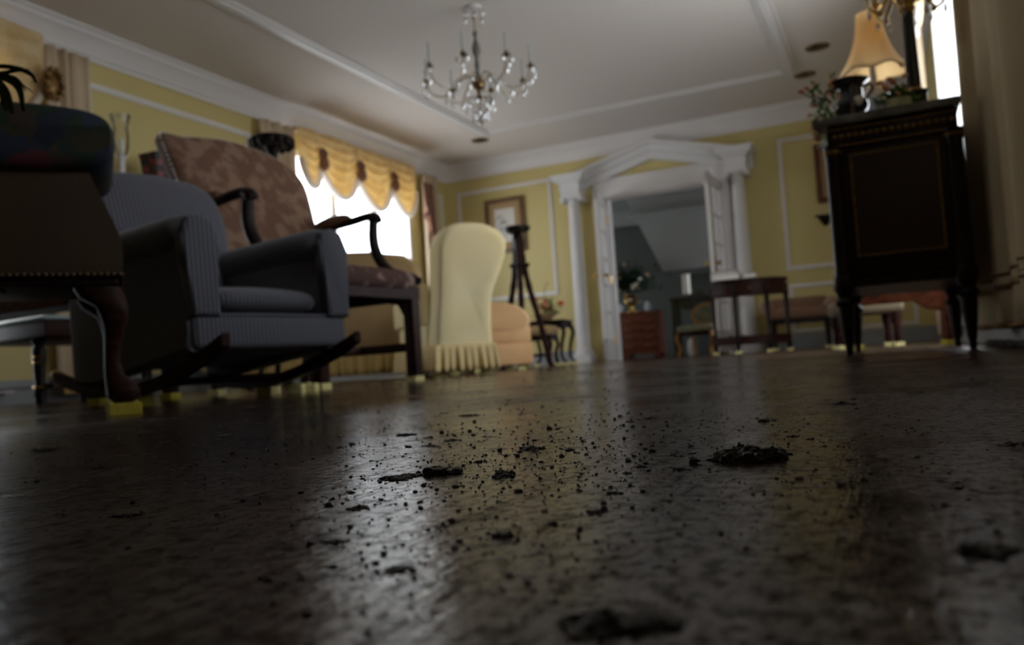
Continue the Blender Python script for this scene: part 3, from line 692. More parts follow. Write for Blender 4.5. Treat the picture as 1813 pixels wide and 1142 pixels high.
out = prof + [(-WB-x, z) for x, z in reversed(prof)]
MB().prism(out, (0, 0, 0), (1, 0, 0), (0, 0, 1), (0, dep, 0), r=0.012).build('leather_body', LEATH, bc, smooth=0.6)
b = MB()
R = []
for (k, y) in ((0.05, -0.030), (0.5, -0.029), (0.8, -0.024), (0.93, -0.012), (1, 0.012), (1, 0.06), (1, dep-0.06), (1, dep-0.012), (0.93, dep+0.012), (0.8, dep+0.024)):
    ring = []
    for i in range(48):
        a = 2*PI*i/48; cx = math.copysign(abs(math.cos(a))**0.30, math.cos(a)); cz = math.copysign(abs(math.sin(a))**0.62, math.sin(a))
        ring.append((-WB/2 + (WB/2-0.006)*cx*(1-(1-k)*(0.1 if k > 0.7 else 1)), y, 0.583+0.076*cz*k))
    R.append(ring)
b.rings(R); b.build('floral_cushion', FLORAL, bc, smooth=1.0)
b = MB()
for i in range(56):
    b.ico((-0.006-0.0132*i, -0.001, 0.285), 0.0055, 1, (1, 0.6, 1))
for i in range(24): b.ico((0.001, 0.01+0.0135*i, 0.285), 0.0055, 1, (0.6, 1, 1))
b.build('nailhead_trim', M('dark_bronze_nails', (0.09, 0.05, 0.025), 0.4, 0.6), bc)
MB().box((-WB/2, dep/2, 0.270), (WB-0.02, dep-0.02, 0.016), r=0.004).build('seat_rail', DKWOOD, bc)
def cab_leg(mx, fy):
    # sections: height, centre offset outwards, half width
    S = [(0.258, -0.052, 0.048), (0.235, -0.042, 0.046), (0.215, -0.024, 0.033), (0.19, -0.020, 0.028), (0.165, -0.021, 0.021), (0.13, -0.026, 0.0165), (0.095, -0.028, 0.016), (0.062, -0.024, 0.020), (0.045, -0.014, 0.029), (0.028, -0.008, 0.034), (0.012, -0.008, 0.032), (0.0, -0.008, 0.020)]
    R = []
    for z, c, w in S:
        ring = []
        for k in range(16):
            a = 2*PI*k/16; ca, sa = math.copysign(abs(math.cos(a))**0.7, math.cos(a)), math.copysign(abs(math.sin(a))**0.7, math.sin(a))
            ring.append((mx + (1 if mx > -WB/2 else -1)*c + w*ca, fy + (1 if fy < dep/2 else -1)*(-c*0.8) + w*sa, z))
        R.append(ring)
    b = MB(); b.rings(list(reversed(R)))
    for k in range(3):
        b.ico((mx+(1 if mx > -WB/2 else -1)*(-0.008+0.016*(k-1)), fy+(1 if fy < dep/2 else -1)*(-0.018+0.006), 0.016), 0.011, 1, (0.8, 1.4, 1.3))
    return b
for mx in (-0.0, -WB):
    for fy in (0.0, dep): cab_leg(mx, fy).build('leg', MAHOG, bc, smooth=0.9)
# palm in front of it, out of frame except for its leaf tips
pm = thing('potted_palm', 'dark palm fronds arching in at the upper left edge', 'plant', (-1.75, 0.52, 0), 0)
MB().lathe([(0.0, 0.0), (0.13, 0.0), (0.16, 0.25), (0.18, 0.30), (0.165, 0.31), (0.155, 0.27), (0.0, 0.26)], seg=24).build('pot', MAHOG, pm)
MB().tube([(0, 0, 0.26), (0.02, 0.02, 0.45), (0.06, 0.05, 0.60)], [0.02, 0.016, 0.012], 8).build('stem', DGREEN, pm)
def leaf(pxs, D, w):
    pts = [at(px, py, D=D) - Vector((-1.75, 0.52, 0)) for px, py in pxs]
    c = catmull(pts, 6); n = len(c); b = MB(); R = []
    side = (RT*0.9+FW*0.3).normalized()
    vs = []
    for i, p in enumerate(c):
        ww = w*math.sin(PI*(0.12+0.88*(1-i/(n-1))) ) ; ww = max(ww, 0.0004)
        t = (c[min(i+1, n-1)]-c[max(i-1, 0)]).normalized(); nn = t.cross(FW).normalized()
        vs.append([b.bm.verts.new(p+nn*ww), b.bm.verts.new(p+FW*0.004), b.bm.verts.new(p-nn*ww)])
    for a0, a1 in zip(vs, vs[1:]):
        for k in range(2): b.bm.faces.new((a0[k], a0[k+1], a1[k+1], a1[k]))
    return b
root = (-175, 150)
for pxs, w in (([root, (-80, 132), (-10, 118), (30, 121), (55, 132), (64, 146)], 0.0035), ([root, (-70, 140), (0, 130), (28, 125), (50, 124)], 0.003),
               ([root, (-60, 148), (-5, 136), (20, 142), (35, 160), (41, 196)], 0.0065), ([root, (-60, 155), (-12, 145), (6, 156), (17, 180), (21, 200)], 0.006),
               ([root, (-70, 160), (-15, 150), (2, 160), (8, 185), (12, 196)], 0.006), ([root, (-60, 138), (10, 132), (40, 150), (57, 163)], 0.001), ([root, (-60, 140), (0, 133), (30, 138), (44, 160)], 0.001),
               ([root, (-90, 300), (-40, 430), (-12, 500), (10, 516)], 0.007), ([root, (-100, 100), (-60, 60), (-40, 40)], 0.007)):
    leaf(pxs, 1.25, w).build('frond', DGREEN, pm, smooth=1.2, solid=0.0006)
# ================================================================ CREAM BALLOON BACK CHAIR
cc = thing('slipcover_chair', 'cream slipcovered chair with rounded balloon back turned away and ruffled skirt', 'armchair', (-2.345, 4.425, BK), math.radians(50))
outl = [(0.135, 0.03), (0.130, 0.22), (0.138, 0.38), (0.162, 0.50), (0.215, 0.62), (0.258, 0.74), (0.256, 0.81), (0.21, 0.87), (0.11, 0.91), (0.0, 0.915), (-0.10, 0.90), (-0.165, 0.85), (-0.195, 0.77), (-0.20, 0.68), (-0.205, 0.56), (-0.215, 0.42), (-0.235, 0.25), (-0.25, 0.03)]
oc = catmull([(x, z, 0) for x, z in outl], 4)
b = MB(); R = []
for (y, k) in ((0.0, 0.02), (-0.012, 0.5), (-0.012, 0.85), (-0.006, 0.95), (0.012, 0.99), (0.03, 1.0), (0.09, 1.0), (0.17, 0.985), (0.19, 0.94), (0.195, 0.5), (0.195, 0.02)):
    R.append([(q.x*k, y-0.07*max(0, 0.47+(q.y-0.47)*k-0.45), 0.47+(q.y-0.47)*k) for q in oc])
b.rings(R); b.build('backrest', CREAM, cc, smooth=0.9)
MB().box((-0.065, 0.42, 0.21), (0.38, 0.58, 0.26), r=0.03).build('seat_body', CREAM, cc)
MB().box((-0.065, 0.42, 0.385), (0.37, 0.54, 0.10), r=0.04).build('seat_cushion', CREAM, cc)
for s in (-1, 1):
    MB().prism([(0.14, 0.30), (0.70, 0.30), (0.71, 0.46), (0.60, 0.52), (0.40, 0.52), (0.16, 0.56)], ((0.03 if s > 0 else -0.29), 0, 0), (0, 1, 0), (0, 0, 1), (0.09, 0, 0), r=0.03).build('arm', CREAM, cc)
b = MB()
def skirt(u, v):
    P_ = [(-0.255, -0.02), (0.145, -0.02), (0.15, 0.08), (0.13, 0.72), (-0.28, 0.72), (-0.285, 0.08), (-0.255, -0.02)]
    L_ = [math.hypot(P_[i+1][0]-P_[i][0], P_[i+1][1]-P_[i][1]) for i in range(6)]; T = sum(L_); d = u*T; i = 0
    while i < 5 and d > L_[i]: d -= L_[i]; i += 1
    f = min(1, d/L_[i]); x = P_[i][0]+(P_[i+1][0]-P_[i][0])*f; y = P_[i][1]+(P_[i+1][1]-P_[i][1])*f
    cx, cy = -0.01, 0.35; rr = 1+0.05*v+0.035*v*math.sin(u*48*2*PI)+0.02*v*math.sin(u*31*2*PI+1)
    return (cx+(x-cx)*rr, cy+(y-cy)*rr, 0.165-0.16*v)
b.grid(skirt, 300, 6, cu=True); b.build('skirt', M('cream_skirt', (0.88, 0.70, 0.36), 0.9, spec=0.15, trans=0.25), cc, smooth=1.2, solid=0.004)
for sx in (-0.2, 0.10):
    for sy in (0.06, 0.66): MB().box((sx, sy, 0.05), (0.04, 0.04, 0.10)).build('leg', DKWOOD, cc)
# ================================================================ PEACH ARMCHAIR
pc = thing('rolled_arm_sofa', 'peach upholstered sofa end with rolled arm right of the cream chair', 'sofa', (-2.92, 5.62, BK), math.radians(33))
MB().box((0.16, 0.36, 0.10), (0.50, 0.80, 0.17), r=0.012).build('skirt', PEACH, pc, smooth=0.6)
MB().box((0.16, 0.36, 0.245), (0.485, 0.79, 0.12), r=0.02).build('seat_body', PEACH, pc)
b = MB(); R = []
for i in range(14):
    t = i/13; y = -0.04+0.78*t; k = 0.88 if i in (0, 13) else 1
    ring = []
    for a in range(24):
        th = 2*PI*a/24; ring.append((0.16+0.25*math.copysign(abs(math.cos(th))**0.7, math.cos(th))*k, y, 0.395+0.115*math.copysign(abs(math.sin(th))**0.8, math.sin(th))*k - 0.07*max(0, math.cos(th))*0.6 + 0.035*max(0, -math.cos(th))))
    R.append(ring)
b.rings(R); b.build('arm', PEACH, pc, smooth=0.9)
MB().box((-0.17, 0.62, 0.36), (0.30, 0.22, 0.52), r=0.07).build('backrest', PEACH, pc)
for sx in (-0.02, 0.32):
    for sy in (0.02, 0.7): MB().box((sx, sy, 0.01), (0.05, 0.05, 0.03)).build('leg', DKWOOD, pc)
# ================================================================ TAN SOFA SEEN FROM BEHIND
ts = thing('tan_sofa', 'tan sofa with gold ruffled skirt behind the brown armchair, back to the viewer', 'sofa', (-3.02, 4.96, BK), math.radians(25))
MB().prism([(0.0, 0.10), (0.0, 0.72), (-0.03, 0.80), (-0.12, 0.86), (-0.35, 0.89), (-0.65, 0.90), (-0.95, 0.89), (-1.2, 0.84), (-1.30, 0.74), (-1.30, 0.10)], (0, 0, 0), (1, 0, 0), (0, 0, 1), (0, 0.20, 0), r=0.05).build('backrest', TANF, ts)
MB().box((-0.65, 0.55, 0.24), (1.28, 0.72, 0.28), r=0.03).build('seat_body', TANF, ts)
for x in (-0.08, -1.22): MB().box((x, 0.54, 0.44), (0.17, 0.74, 0.30), r=0.06).build('arm', TANF, ts)
b = MB()
def sk2(u, v):
    P_ = [(-1.31, -0.012), (0.012, -0.012), (0.012, 0.92), (-1.31, 0.92), (-1.31, -0.012)]
    T = 2*(1.322+0.932); d = u*T; i = 0; L_ = [1.322, 0.932, 1.322, 0.932]
    while i < 3 and d > L_[i]: d -= L_[i]; i += 1
    f = min(1, d/L_[i]); x = P_[i][0]+(P_[i+1][0]-P_[i][0])*f; y = P_[i][1]+(P_[i+1][1]-P_[i][1])*f
    w = v*(0.014*math.sin(u*70*2*PI)+0.008*math.sin(u*43*2*PI)); nx, ny = [(0, -1), (1, 0), (0, 1), (-1, 0)][i]
    return (x+nx*(w+0.02*v), y+ny*(w+0.02*v), 0.19-0.175*v)
b.grid(sk2, 420, 5, cu=True); b.build('skirt', GOLDF, ts, smooth=1.2, solid=0.004)
for sx in (-0.1, -1.2):
    for sy in (0.08, 0.82): MB().box((sx, sy, 0.05), (0.05, 0.05, 0.10)).build('leg', DKWOOD, ts)
# ================================================================ TALL PLANT STANDS
def stand(label, loc, top_z, rtop, tripod):
    t = thing('plant_stand', label, 'plant stand', loc, 0.4)
    MB().lathe([(0.0, top_z-0.055), (rtop*0.75, top_z-0.055), (rtop*0.8, top_z-0.04), (rtop*0.97, top_z-0.035), (rtop, top_z-0.018), (rtop*1.02, top_z), (rtop*0.95, top_z), (rtop*0.9, top_z-0.012), (0, top_z-0.012)], seg=28).build('top', DKWOOD, t)
    if tripod:
        MB().lathe([(0.03, top_z-0.05), (0.055, top_z-0.09), (0.05, top_z-0.16), (0.036, top_z-0.22), (0.03, top_z-0.34), (0.0, top_z-0.36)], seg=16).build('collar', DKWOOD, t)
        for k in range(3):
            a = 2*PI*k/3+0.5; c, s = math.cos(a), math.sin(a)
            pts = catmull([(0.03*c, 0.03*s, top_z-0.10), (0.045*c, 0.045*s, top_z-0.35), (0.10*c, 0.10*s, top_z-0.62), (0.19*c, 0.19*s, top_z-0.95), (0.26*c, 0.26*s, 0.03), (0.30*c, 0.30*s, 0.012)], 5)
            n = len(pts); MB().tube(pts, [0.026+0.008*math.sin(i*1.9)**2 for i in range(n)], 10).build('leg', MAHOG, t)
        MB().lathe([(0.0, top_z-0.40), (0.075, top_z-0.40), (0.08, top_z-0.385), (0.0, top_z-0.38)], seg=20).build('shelf', DKWOOD, t)
        for k in range(3):
            a = 2*PI*k/3+0.5; MB().ico((0.085*math.cos(a), 0.085*math.sin(a), top_z-0.36), 0.025, 2).build('knob', DKWOOD, t)
    else:
        MB().lathe([(0.055, top_z-0.055), (0.03, top_z-0.10), (0.022, top_z-0.25), (0.03, top_z-0.5), (0.022, top_z-0.75), (0.035, top_z-0.85), (0.03, 0.32), (0.045, 0.28), (0.03, 0.22)], seg=16).build('column', DKWOOD, t)
        for k in range(3):
            a = 2*PI*k/3; c, s = math.cos(a), math.sin(a)
            pts = catmull([(0.02*c, 0.02*s, 0.27), (0.10*c, 0.10*s, 0.24), (0.17*c, 0.17*s, 0.10), (0.23*c, 0.23*s, 0.02), (0.26*c, 0.26*s, 0.012)], 4)
            MB().tube(pts, 0.016, 8).build('leg', DKWOOD, t)
    return t
p = at(915, 402, D=7.7); stand('tall dark tripod stand before the framed picture on the far wall', (p.x, p.y, 0), p.z, 0.125, True)
p = at(481, 246, D=4.85); st2 = stand('dark round topped pedestal stand beside the swagged window, above the brown chair', (p.x, p.y, 0), p.z+0.005, 0.118, False)
b = MB()
for k in range(14):
    a = 2*PI*k/14; b.ico((0.112*math.cos(a), 0.112*math.sin(a), p.z-0.03), 0.03, 1, (1, 1, 1.3))
b.build('carved_gallery', DKWOOD, st2)
# ================================================================ BEHIND THE LEFT EDGE: GREY SEAT, GLASS TOPPED TABLE, WALL CONSOLE
gs = thing('grey_bench', 'grey upholstered seat with wooden rail seen under the tan leather seat at left', 'bench', (-2.76, 2.04, BK), math.radians(-5))
MB().box((-0.75, 0.24, 0.46), (1.5, 0.50, 0.10), r=0.03).build('seat', BLUEX, gs)
MB().box((-0.75, -0.005, 0.387), (1.50, 0.03, 0.055), r=0.006).build('seat_rail', REDWOOD, gs)
MB().tube([(-1.50, -0.012, 0.42), (0.0, -0.012, 0.42)], 0.007, 6).build('piping', SWAGW, gs)
for sx in (-0.04, -1.45):
    for sy in (0.12, 0.44): MB().box((sx, sy, 0.205), (0.05, 0.05, 0.41), r=0.004).build('leg', MAHOG, gs)
ct = thing('glass_topped_table', 'low dark table with pale glass top at the left edge behind the tan seat', 'coffee table', (-3.93, 3.12, 0), math.radians(-8))
MB().box((-0.45, 0.0, 0.452), (1.0, 0.74, 0.018), r=0.004).build('glass_top', M('pale_glass_top', (0.35, 0.46, 0.46), 0.04, coat=1.0), ct)
MB().box((-0.45, 0.0, 0.40), (0.96, 0.70, 0.085), r=0.006).build('apron', MAHOG, ct)
for sx in (-0.14, -0.80):
    for sy in (-0.30, 0.30):
        o = MB().lathe([(0.03, 0.36), (0.038, 0.34), (0.025, 0.32), (0.036, 0.29), (0.032, 0.20), (0.024, 0.10), (0.034, 0.06), (0.026, 0.03), (0.03, 0.0)], (sx, sy, 0), 16).build('leg', DKWOOD, ct)
        for z in (0.255, 0.225, 0.095): MB().lathe([(0.034, -0.006), (0.038, 0), (0.034, 0.006)], (sx, sy, z), 16).build('ring', BRASS, o)
MB().box((-0.45, 0.0, 0.10), (0.84, 0.58, 0.022)).build('shelf', MAHOG, ct)
cs = thing('console_table', 'side table against the left wall behind the chairs, mostly hidden', 'console table', (-5.16, 4.78, 0), 0)
ctz = 1.30
MB().box((0, 0, ctz-0.02), (0.42, 1.1, 0.04), r=0.006).build('top', DKWOOD, cs)
for sx in (-0.17, 0.17):
    for sy in (-0.5, 0.5): MB().box((sx, sy, (ctz-0.04)/2), (0.045, 0.045, ctz-0.04)).build('leg', DKWOOD, cs)
MB().box((0, 0, ctz-0.09), (0.36, 1.02, 0.10)).build('apron', DKWOOD, cs)
p = at(216, 290, X=-5.10); zc_ = at(216, 277, X=-5.10).z; zt = at(213, 205, X=-5.10).z
hl = thing('hurricane_candlestick', 'white candlestick with clear glass hurricane shade before the yellow wall', 'candlestick', (-5.10, p.y, ctz))
MB().lathe([(0.07, 0), (0.07, 0.012), (0.02, 0.03), (0.02, zc_-ctz-0.03), (0.03, zc_-ctz-0.015), (0.045, zc_-ctz)], seg=16).build('candlestick', PLASTER, hl)
MB().lathe([(0.03, zc_-ctz+0.002), (0.055, zc_-ctz+0.06), (0.058, zc_-ctz+0.15), (0.05, zc_-ctz+0.22), (0.075, zt-ctz)], seg=20).build('glass_shade', glass_mat('hurricane_glass', (0.96, 0.96, 0.95), 0.0), hl)
MB().lathe([(0.014, zc_-ctz+0.003), (0.014, zc_-ctz+0.13), (0.003, zc_-ctz+0.14)], seg=10).build('candle', PLASTER, hl)
q0, q1 = at(234, 264, X=-5.05), at(300, 322, X=-5.05)
bx = thing('floral_box', 'dark floral patterned cachepot peeking out left of the brown chair back', 'cachepot', (-5.05, (q0.y+q1.y)/2+0.12, ctz))
hh = q0.z-ctz
MB().lathe([(0.10, 0), (0.13, hh*0.3), (0.17, hh*0.9), (0.185, hh), (0.175, hh), (0.15, hh*0.85), (0, hh*0.8)], seg=6).build('pot', M('dark_floral_glaze', (0.02, 0.015, 0.015), 0.3, col2=(0.28, 0.05, 0.05), scale=14, lo=0.5, hi=0.62), bx, smooth=0.4)
# ================================================================ FAR WALL
def picture(name, label, x0, x1, z0, z1, cat='framed picture', wood=REDWOOD, fw=0.055, mat_w=0.10, tilt=0.02):
    t = thing(name, label, cat, ((x0+x1)/2, YF-0.012, (z0+z1)/2)); w, h = x1-x0, z1-z0
    b = MB()
    for (c, s) in (((0, -0.018, h/2-fw/2), (w, 0.036, fw)), ((0, -0.018, -h/2+fw/2), (w, 0.036, fw)), ((-w/2+fw/2, -0.018, 0), (fw, 0.036, h-2*fw)), ((w/2-fw/2, -0.018, 0), (fw, 0.036, h-2*fw))): b.box(c, s, r=0.006)
    b.build('frame', wood, t)
    MB().box((0, -0.010, 0), (w-2*fw+0.01, 0.008, h-2*fw+0.01)).build('mat_board', M('tan_mat_board', (0.42, 0.27, 0.13), 0.8), t)
    MB().box((0, -0.017, 0), (w-2*fw-2*mat_w, 0.006, h-2*fw-2*mat_w)).build('print', PAPER, t)
    b = MB(); random.seed(3)
    for k in range(5):
        x, z = random.uniform(-0.3, 0.3)*(w-2*fw-2*mat_w), random.uniform(-0.3, 0.3)*(h-2*fw-2*mat_w)
        b.tube([(x-0.06, -0.0205, z-0.03), (x, -0.0205, z+0.02), (x+0.07, -0.0205, z+0.035)], 0.003, 5); b.ico((x, -0.0205, z+0.03), 0.018, 1, (1.3, 0.1, 0.7)); b.ico((x+0.05, -0.0205, z), 0.012, 1, (1.2, 0.1, 0.8))
    b.build('botanical_drawing', M('grey_ink', (0.15, 0.16, 0.15), 0.8), t)
    return t
picture('framed_print', 'brown framed botanical print with tan mat on the far wall left of the doorway', -4.84, -4.27, 1.52, 2.25, mat_w=0.085, wood=M('walnut_frame', (0.17, 0.085, 0.035), 0.4, col2=(0.10, 0.05, 0.02), scale=12))
picture('framed_picture', 'dark framed picture on the far wall mostly hidden behind the cabinet', -0.66, 0.05, 1.62, 2.28)
sc = thing('wall_bracket', 'small dark bracket on the far wall under the half hidden picture', 'wall bracket', (-0.60, YF-0.005, 1.43))
MB().lathe([(0.02, -0.07), (0.05, -0.02), (0.075, 0.02), (0.08, 0.035)], seg=16).build('bracket', DKWOOD, sc)
MB().box((0, -0.02, 0.042), (0.2, 0.12, 0.014)).build('shelf', DKWOOD, sc)
def cab_table(name, label, loc, rz, w, d, h, wood=DKWOOD):
    t = thing(name, label, 'side table', loc, rz)
    MB().box((0, 0, h-0.012), (w, d, 0.024), r=0.008).build('top', wood, t)
    MB().box((0, 0, h-0.055), (w*0.86, d*0.86, 0.06)).build('apron', wood, t)
    for sx in (-1, 1):
        for sy in (-1, 1):
            x, y = sx*w*0.42, sy*d*0.42
            pts = catmull([(x, y, h-0.03), (x+sx*0.035, y+sy*0.02, h-0.13), (x+sx*0.01, y+sy*0.005, h*0.5), (x-sx*0.01, y, h*0.2), (x+sx*0.02, y+sy*0.012, 0.018), (x+sx*0.045, y+sy*0.02, 0.012)], 5)
            n = len(pts); MB().tube(pts, [0.024-0.012*i/n for i in range(n)], 10).build('leg', wood, t)
    return t
def blossoms(t, spots, ma, r, name='blossom'):
    for (c, k) in spots:
        b = MB(); rr = r*k
        b.ico((0, 0, 0), rr*0.45, 1)
        for j in range(6):
            a = 2*PI*j/6; b.ico((rr*0.55*math.cos(a), rr*0.55*math.sin(a), rr*0.12), rr*0.5, 1, (1, 1, 0.55))
        for j in range(4):
            a = 2*PI*j/4+0.4; b.ico((rr*0.3*math.cos(a), rr*0.3*math.sin(a), rr*0.35), rr*0.42, 1, (1, 1, 0.6))
        o = b.build(name, ma, t, smooth=1.0); o.location = c; o.rotation_euler = (random.uniform(-0.8, 0.8), random.uniform(-0.8, 0.8), random.uniform(0, 6))
def foliage(t, n, org, rad, ma, wl=0.012, ll=0.09, name='foliage', flat=1.0, seed=1, zmin=0.005):
    random.seed(seed); b = MB()
    for i in range(n):
        a = random.uniform(0, 2*PI); el = random.uniform(-0.15, 1.35)
        d = Vector((math.cos(a)*math.cos(el), math.sin(a)*math.cos(el)*flat, math.sin(el)))
        L_ = rad*random.uniform(0.55, 1.0); p0 = Vector(org); p1 = p0+d*L_
        if p1.z < zmin: p1.z = zmin+0.01
        b.tube([p0, (p0+p1)/2+Vector((0, 0, 0.02)), p1], 0.0025, 4)
        for k in range(3):
            q = p0.lerp(p1, 0.5+0.25*k); s = Vector((random.uniform(-1, 1), random.uniform(-1, 1), random.uniform(-0.4, 0.6))).normalized()
            sd = s.cross(Vector((random.uniform(-1, 1), 0.3, 1))).normalized()*wl
            e = q+s*ll
            for pt in (q, e):
                if pt.z < zmin: pt.z = zmin
            vs = [b.bm.verts.new(x) for x in (q, (q+e)/2+sd, e, (q+e)/2-sd)]; b.bm.faces.new(vs)
    return b.build(name, ma, t, smooth=1.0)
tp = at(972, 575, D=8.75); tbl = cab_table('cabriole_table', 'small dark cabriole legged table holding flowers left of the left column', (tp.x, tp.y, BK), 0.1, 0.42, 0.40, 0.455)
fz = BK+0.455
fl = thing('flower_bowl', 'low orange and red flower arrangement on the small cabriole table', 'flower arrangement', (tp.x-0.02, tp.y, fz))
MB().lathe([(0.04, 0), (0.09, 0.05), (0.10, 0.09), (0.09, 0.085), (0.0, 0.07)], seg=18).build('bowl', TANF, fl)
foliage(fl, 34, (0, 0, 0.07), 0.19, GREEN, 0.012, 0.06, seed=4, zmin=0.04)
MB().tube(catmull([(0, 0, 0.08), (-0.01, 0, 0.25), (0.0, 0, 0.36), (0.05, 0, 0.42)], 4), 0.004, 5).build('stem', GREEN, fl)
random.seed(11)
blossoms(fl, [((random.uniform(-0.13, 0.13), random.uniform(-0.12, 0.12), random.uniform(0.11, 0.22)), random.uniform(0.8, 1.3)) for _ in range(9)], REDP, 0.035)
blossoms(fl, [((random.uniform(-0.12, 0.12), random.uniform(-0.12, 0.12), random.uniform(0.12, 0.24)), 1) for _ in range(6)], PEACHP, 0.035)
p = at(950, 590, D=8.3); sl = thing('upholstered_stool', 'tan seated dark legged stool between the peach sofa and the flower table', 'stool', (p.x, p.y, BK), 0.15)
MB().box((0, 0, 0.33), (0.40, 0.36, 0.11), r=0.045).build('seat', TANF, sl)
MB().box((0, 0, 0.265), (0.37, 0.33, 0.05)).build('seat_rail', DKWOOD, sl)
for sx in (-1, 1):
    for sy in (-1, 1):
        pts = catmull([(sx*0.15, sy*0.13, 0.26), (sx*0.18, sy*0.155, 0.20), (sx*0.155, sy*0.135, 0.10), (sx*0.165, sy*0.145, 0.0)], 4); MB().tube(pts, 0.021, 8).build('leg', DKWOOD, sl)
MB().tube([(-0.15, 0.0, 0.09), (0.15, 0.0, 0.09)], 0.015, 8).build('stretcher', DKWOOD, sl)
# half round table with books
dp = at(1325, 500, D=8.05); dm = thing('half_round_table', 'dark half round table with four legs and low shelf before the right column', 'console table', (dp.x, dp.y, BK), math.radians(12))
W2, hT = 0.385, 0.70
arc = [(W2*math.cos(PI+PI*i/24), 0.34*math.sin(PI+PI*i/24)) for i in range(25)]
MB().prism(arc, (0, 0.17, hT-0.03), (1, 0, 0), (0, 1, 0), (0, 0, 0.03), r=0.006).build('top', MAHOG, dm)
MB().prism([(x*0.95, y*0.95) for x, y in arc], (0, 0.165, hT-0.155), (1, 0, 0), (0, 1, 0), (0, 0, 0.125)).build('apron', MAHOG, dm)
MB().prism([(x*0.95, y*0.95) for x, y in arc], (0, 0.165, 0.06), (1, 0, 0), (0, 1, 0), (0, 0, 0.085)).build('low_shelf', MAHOG, dm)
for k in (0.03, 0.36, 0.64, 0.97):
    a = PI+PI*k; x, y = 0.355*math.cos(a), 0.165+0.315*math.sin(a)
    MB().lathe([(0.026, hT-0.05), (0.026, hT-0.17), (0.02, hT-0.18), (0.023, hT-0.2), (0.018, 0.17), (0.024, 0.15), (0.024, 0.05), (0.016, 0.0)], (x, y, 0), 14).build('leg', DKWOOD, dm)
MB().ico((0.0, -0.175, hT-0.095), 0.011, 2).build('knob', BRASS, dm)
def book(label, loc, rz, w, d, h, cover, cat='book'):
    t = thing('book', label, cat, loc, rz, 'books on the half round table')
    MB().box((0.004, 0, h/2), (w-0.012, d-0.01, h-0.012)).build('pages', PAPER, t)
    b = MB(); b.box((0, 0, 0.003), (w, d, 0.006)); b.box((0, 0, h-0.003), (w, d, 0.006)); b.box((-w/2+0.003, 0, h/2), (0.006, d, h-0.006)); b.build('cover', cover, t)
lp = at(1288, 490, D=8.0); bz = BK+hT
book('thick pale book lying lowest on the half round table', (lp.x-0.02, lp.y+0.03, bz), 0.05, 0.26, 0.24, 0.058, M('pale_book_cloth', (0.55, 0.52, 0.50), 0.7))
book('dark slim book on top of the thick pale book', (lp.x-0.03, lp.y+0.03, bz+0.058), -0.04, 0.25, 0.22, 0.03, BLACKP)
book('grey book lying on the half round table right of the pale book', (lp.x+0.20, lp.y+0.06, bz), 0.1, 0.13, 0.20, 0.05, M('grey_book_cloth', (0.2, 0.2, 0.2), 0.7))
# bench at the far right
bp_ = at(1420, 600, D=8.6); wb = thing('scroll_arm_bench', 'brown upholstered bench with scroll arms against the far wall right of the doorway', 'bench', (bp_.x, bp_.y, BK), 0.12)
MB().box((0, 0.1, 0.36), (0.62, 0.46, 0.13), r=0.04).build('seat', M('taupe_brown_upholstery', (0.19, 0.10, 0.06), 0.9), wb)
MB().box((0, 0.30, 0.44), (0.60, 0.09, 0.20), r=0.04).build('backrest', M('taupe_upholstery', (0.20, 0.11, 0.07), 0.9), wb)
for s in (-1, 1):
    MB().lathe([(0.06, -0.22), (0.075, -0.21), (0.075, 0.21), (0.06, 0.22)], mat=Matrix.Translation((s*0.32, 0.1, 0.43)) @ Matrix.Rotation(PI/2, 4, 'X'), seg=20).build('arm', M('rose_taupe_fabric', (0.30, 0.18, 0.13), 0.9), wb)
    for sy in (-0.08, 0.28): MB().prism([(-0.03, 0.30), (0.03, 0.30), (0.015, 0.0), (-0.015, 0.0)], (s*0.27, sy-0.02, 0), (1, 0, 0), (0, 0, 1), (0, 0.04, 0)).build('leg', DKWOOD, wb)
MB().box((0, 0.1, 0.28), (0.58, 0.42, 0.05)).build('seat_rail', DKWOOD, wb)
# ================================================================ DARK CABINET
CY = 3.38; CX_L, CX_R, CL, CTOP = -0.185, 0.276, 0.86, 0.925
cb = thing('commode_cabinet', 'tall dark veneered cabinet with marble top and gilt inlay beside the heavy drape', 'cabinet', ((CX_L+CX_R)/2, CY, 0))
hwc = (CX_R-CX_L)/2
MB().box((0, CL/2, 0.585), (2*hwc-0.03, CL-0.02, 0.57), r=0.006).build('body', CABW, cb)
b = MB(); b.box((0, CL/2, 0.845), (2*hwc-0.01, CL-0.005, 0.092), r=0.006); b.build('frieze', CABW, cb)
b = MB()
tp_ = []
for i in range(25):
    t = i/24; y = -0.022+(CL+0.03)*t; tp_.append((-hwc-0.02-0.022*math.cos(t*2*PI*2)*1.0, y))
tp_ += [(hwc+0.008, CL+0.008), (hwc+0.008, -0.03), (hwc*0.5, -0.022), (0, -0.028), (-hwc*0.6, -0.02)]
b.prism(tp_, (0, 0, 0.892), (1, 0, 0), (0, 1, 0), (0, 0, 0.032), r=0.010); b.build('marble_top', MARBLE, cb, smooth=0.6)
b = MB(); frame_strips(b, (-0.150, -0.0, 0.375), (1, 0, 0), (0, 0, 1), (0, -1, 0), 0.305, 0.40, 0.008, 0.004); b.build('gilt_inlay', GILT, cb, smooth=0)
MB().box((0.0025, 0.003, 0.575), (0.29, 0.006, 0.385)).build('end_panel', M('dark_red_veneer', (0.030, 0.005, 0.004), 0.35, col2=(0.014, 0.004, 0.003), scale=4, stretch=(4, 4, 10)), cb)
b = MB()
for i in range(17): b.ico((-hwc+0.035+i*0.0250, -0.0005, 0.848), 0.010, 1, (1.1, 0.35, 1))
for z in (0.812, 0.876): b.box((0, 0.0, z), (2*hwc-0.02, 0.006, 0.005))
b.build('frieze_mount', GILT, cb)
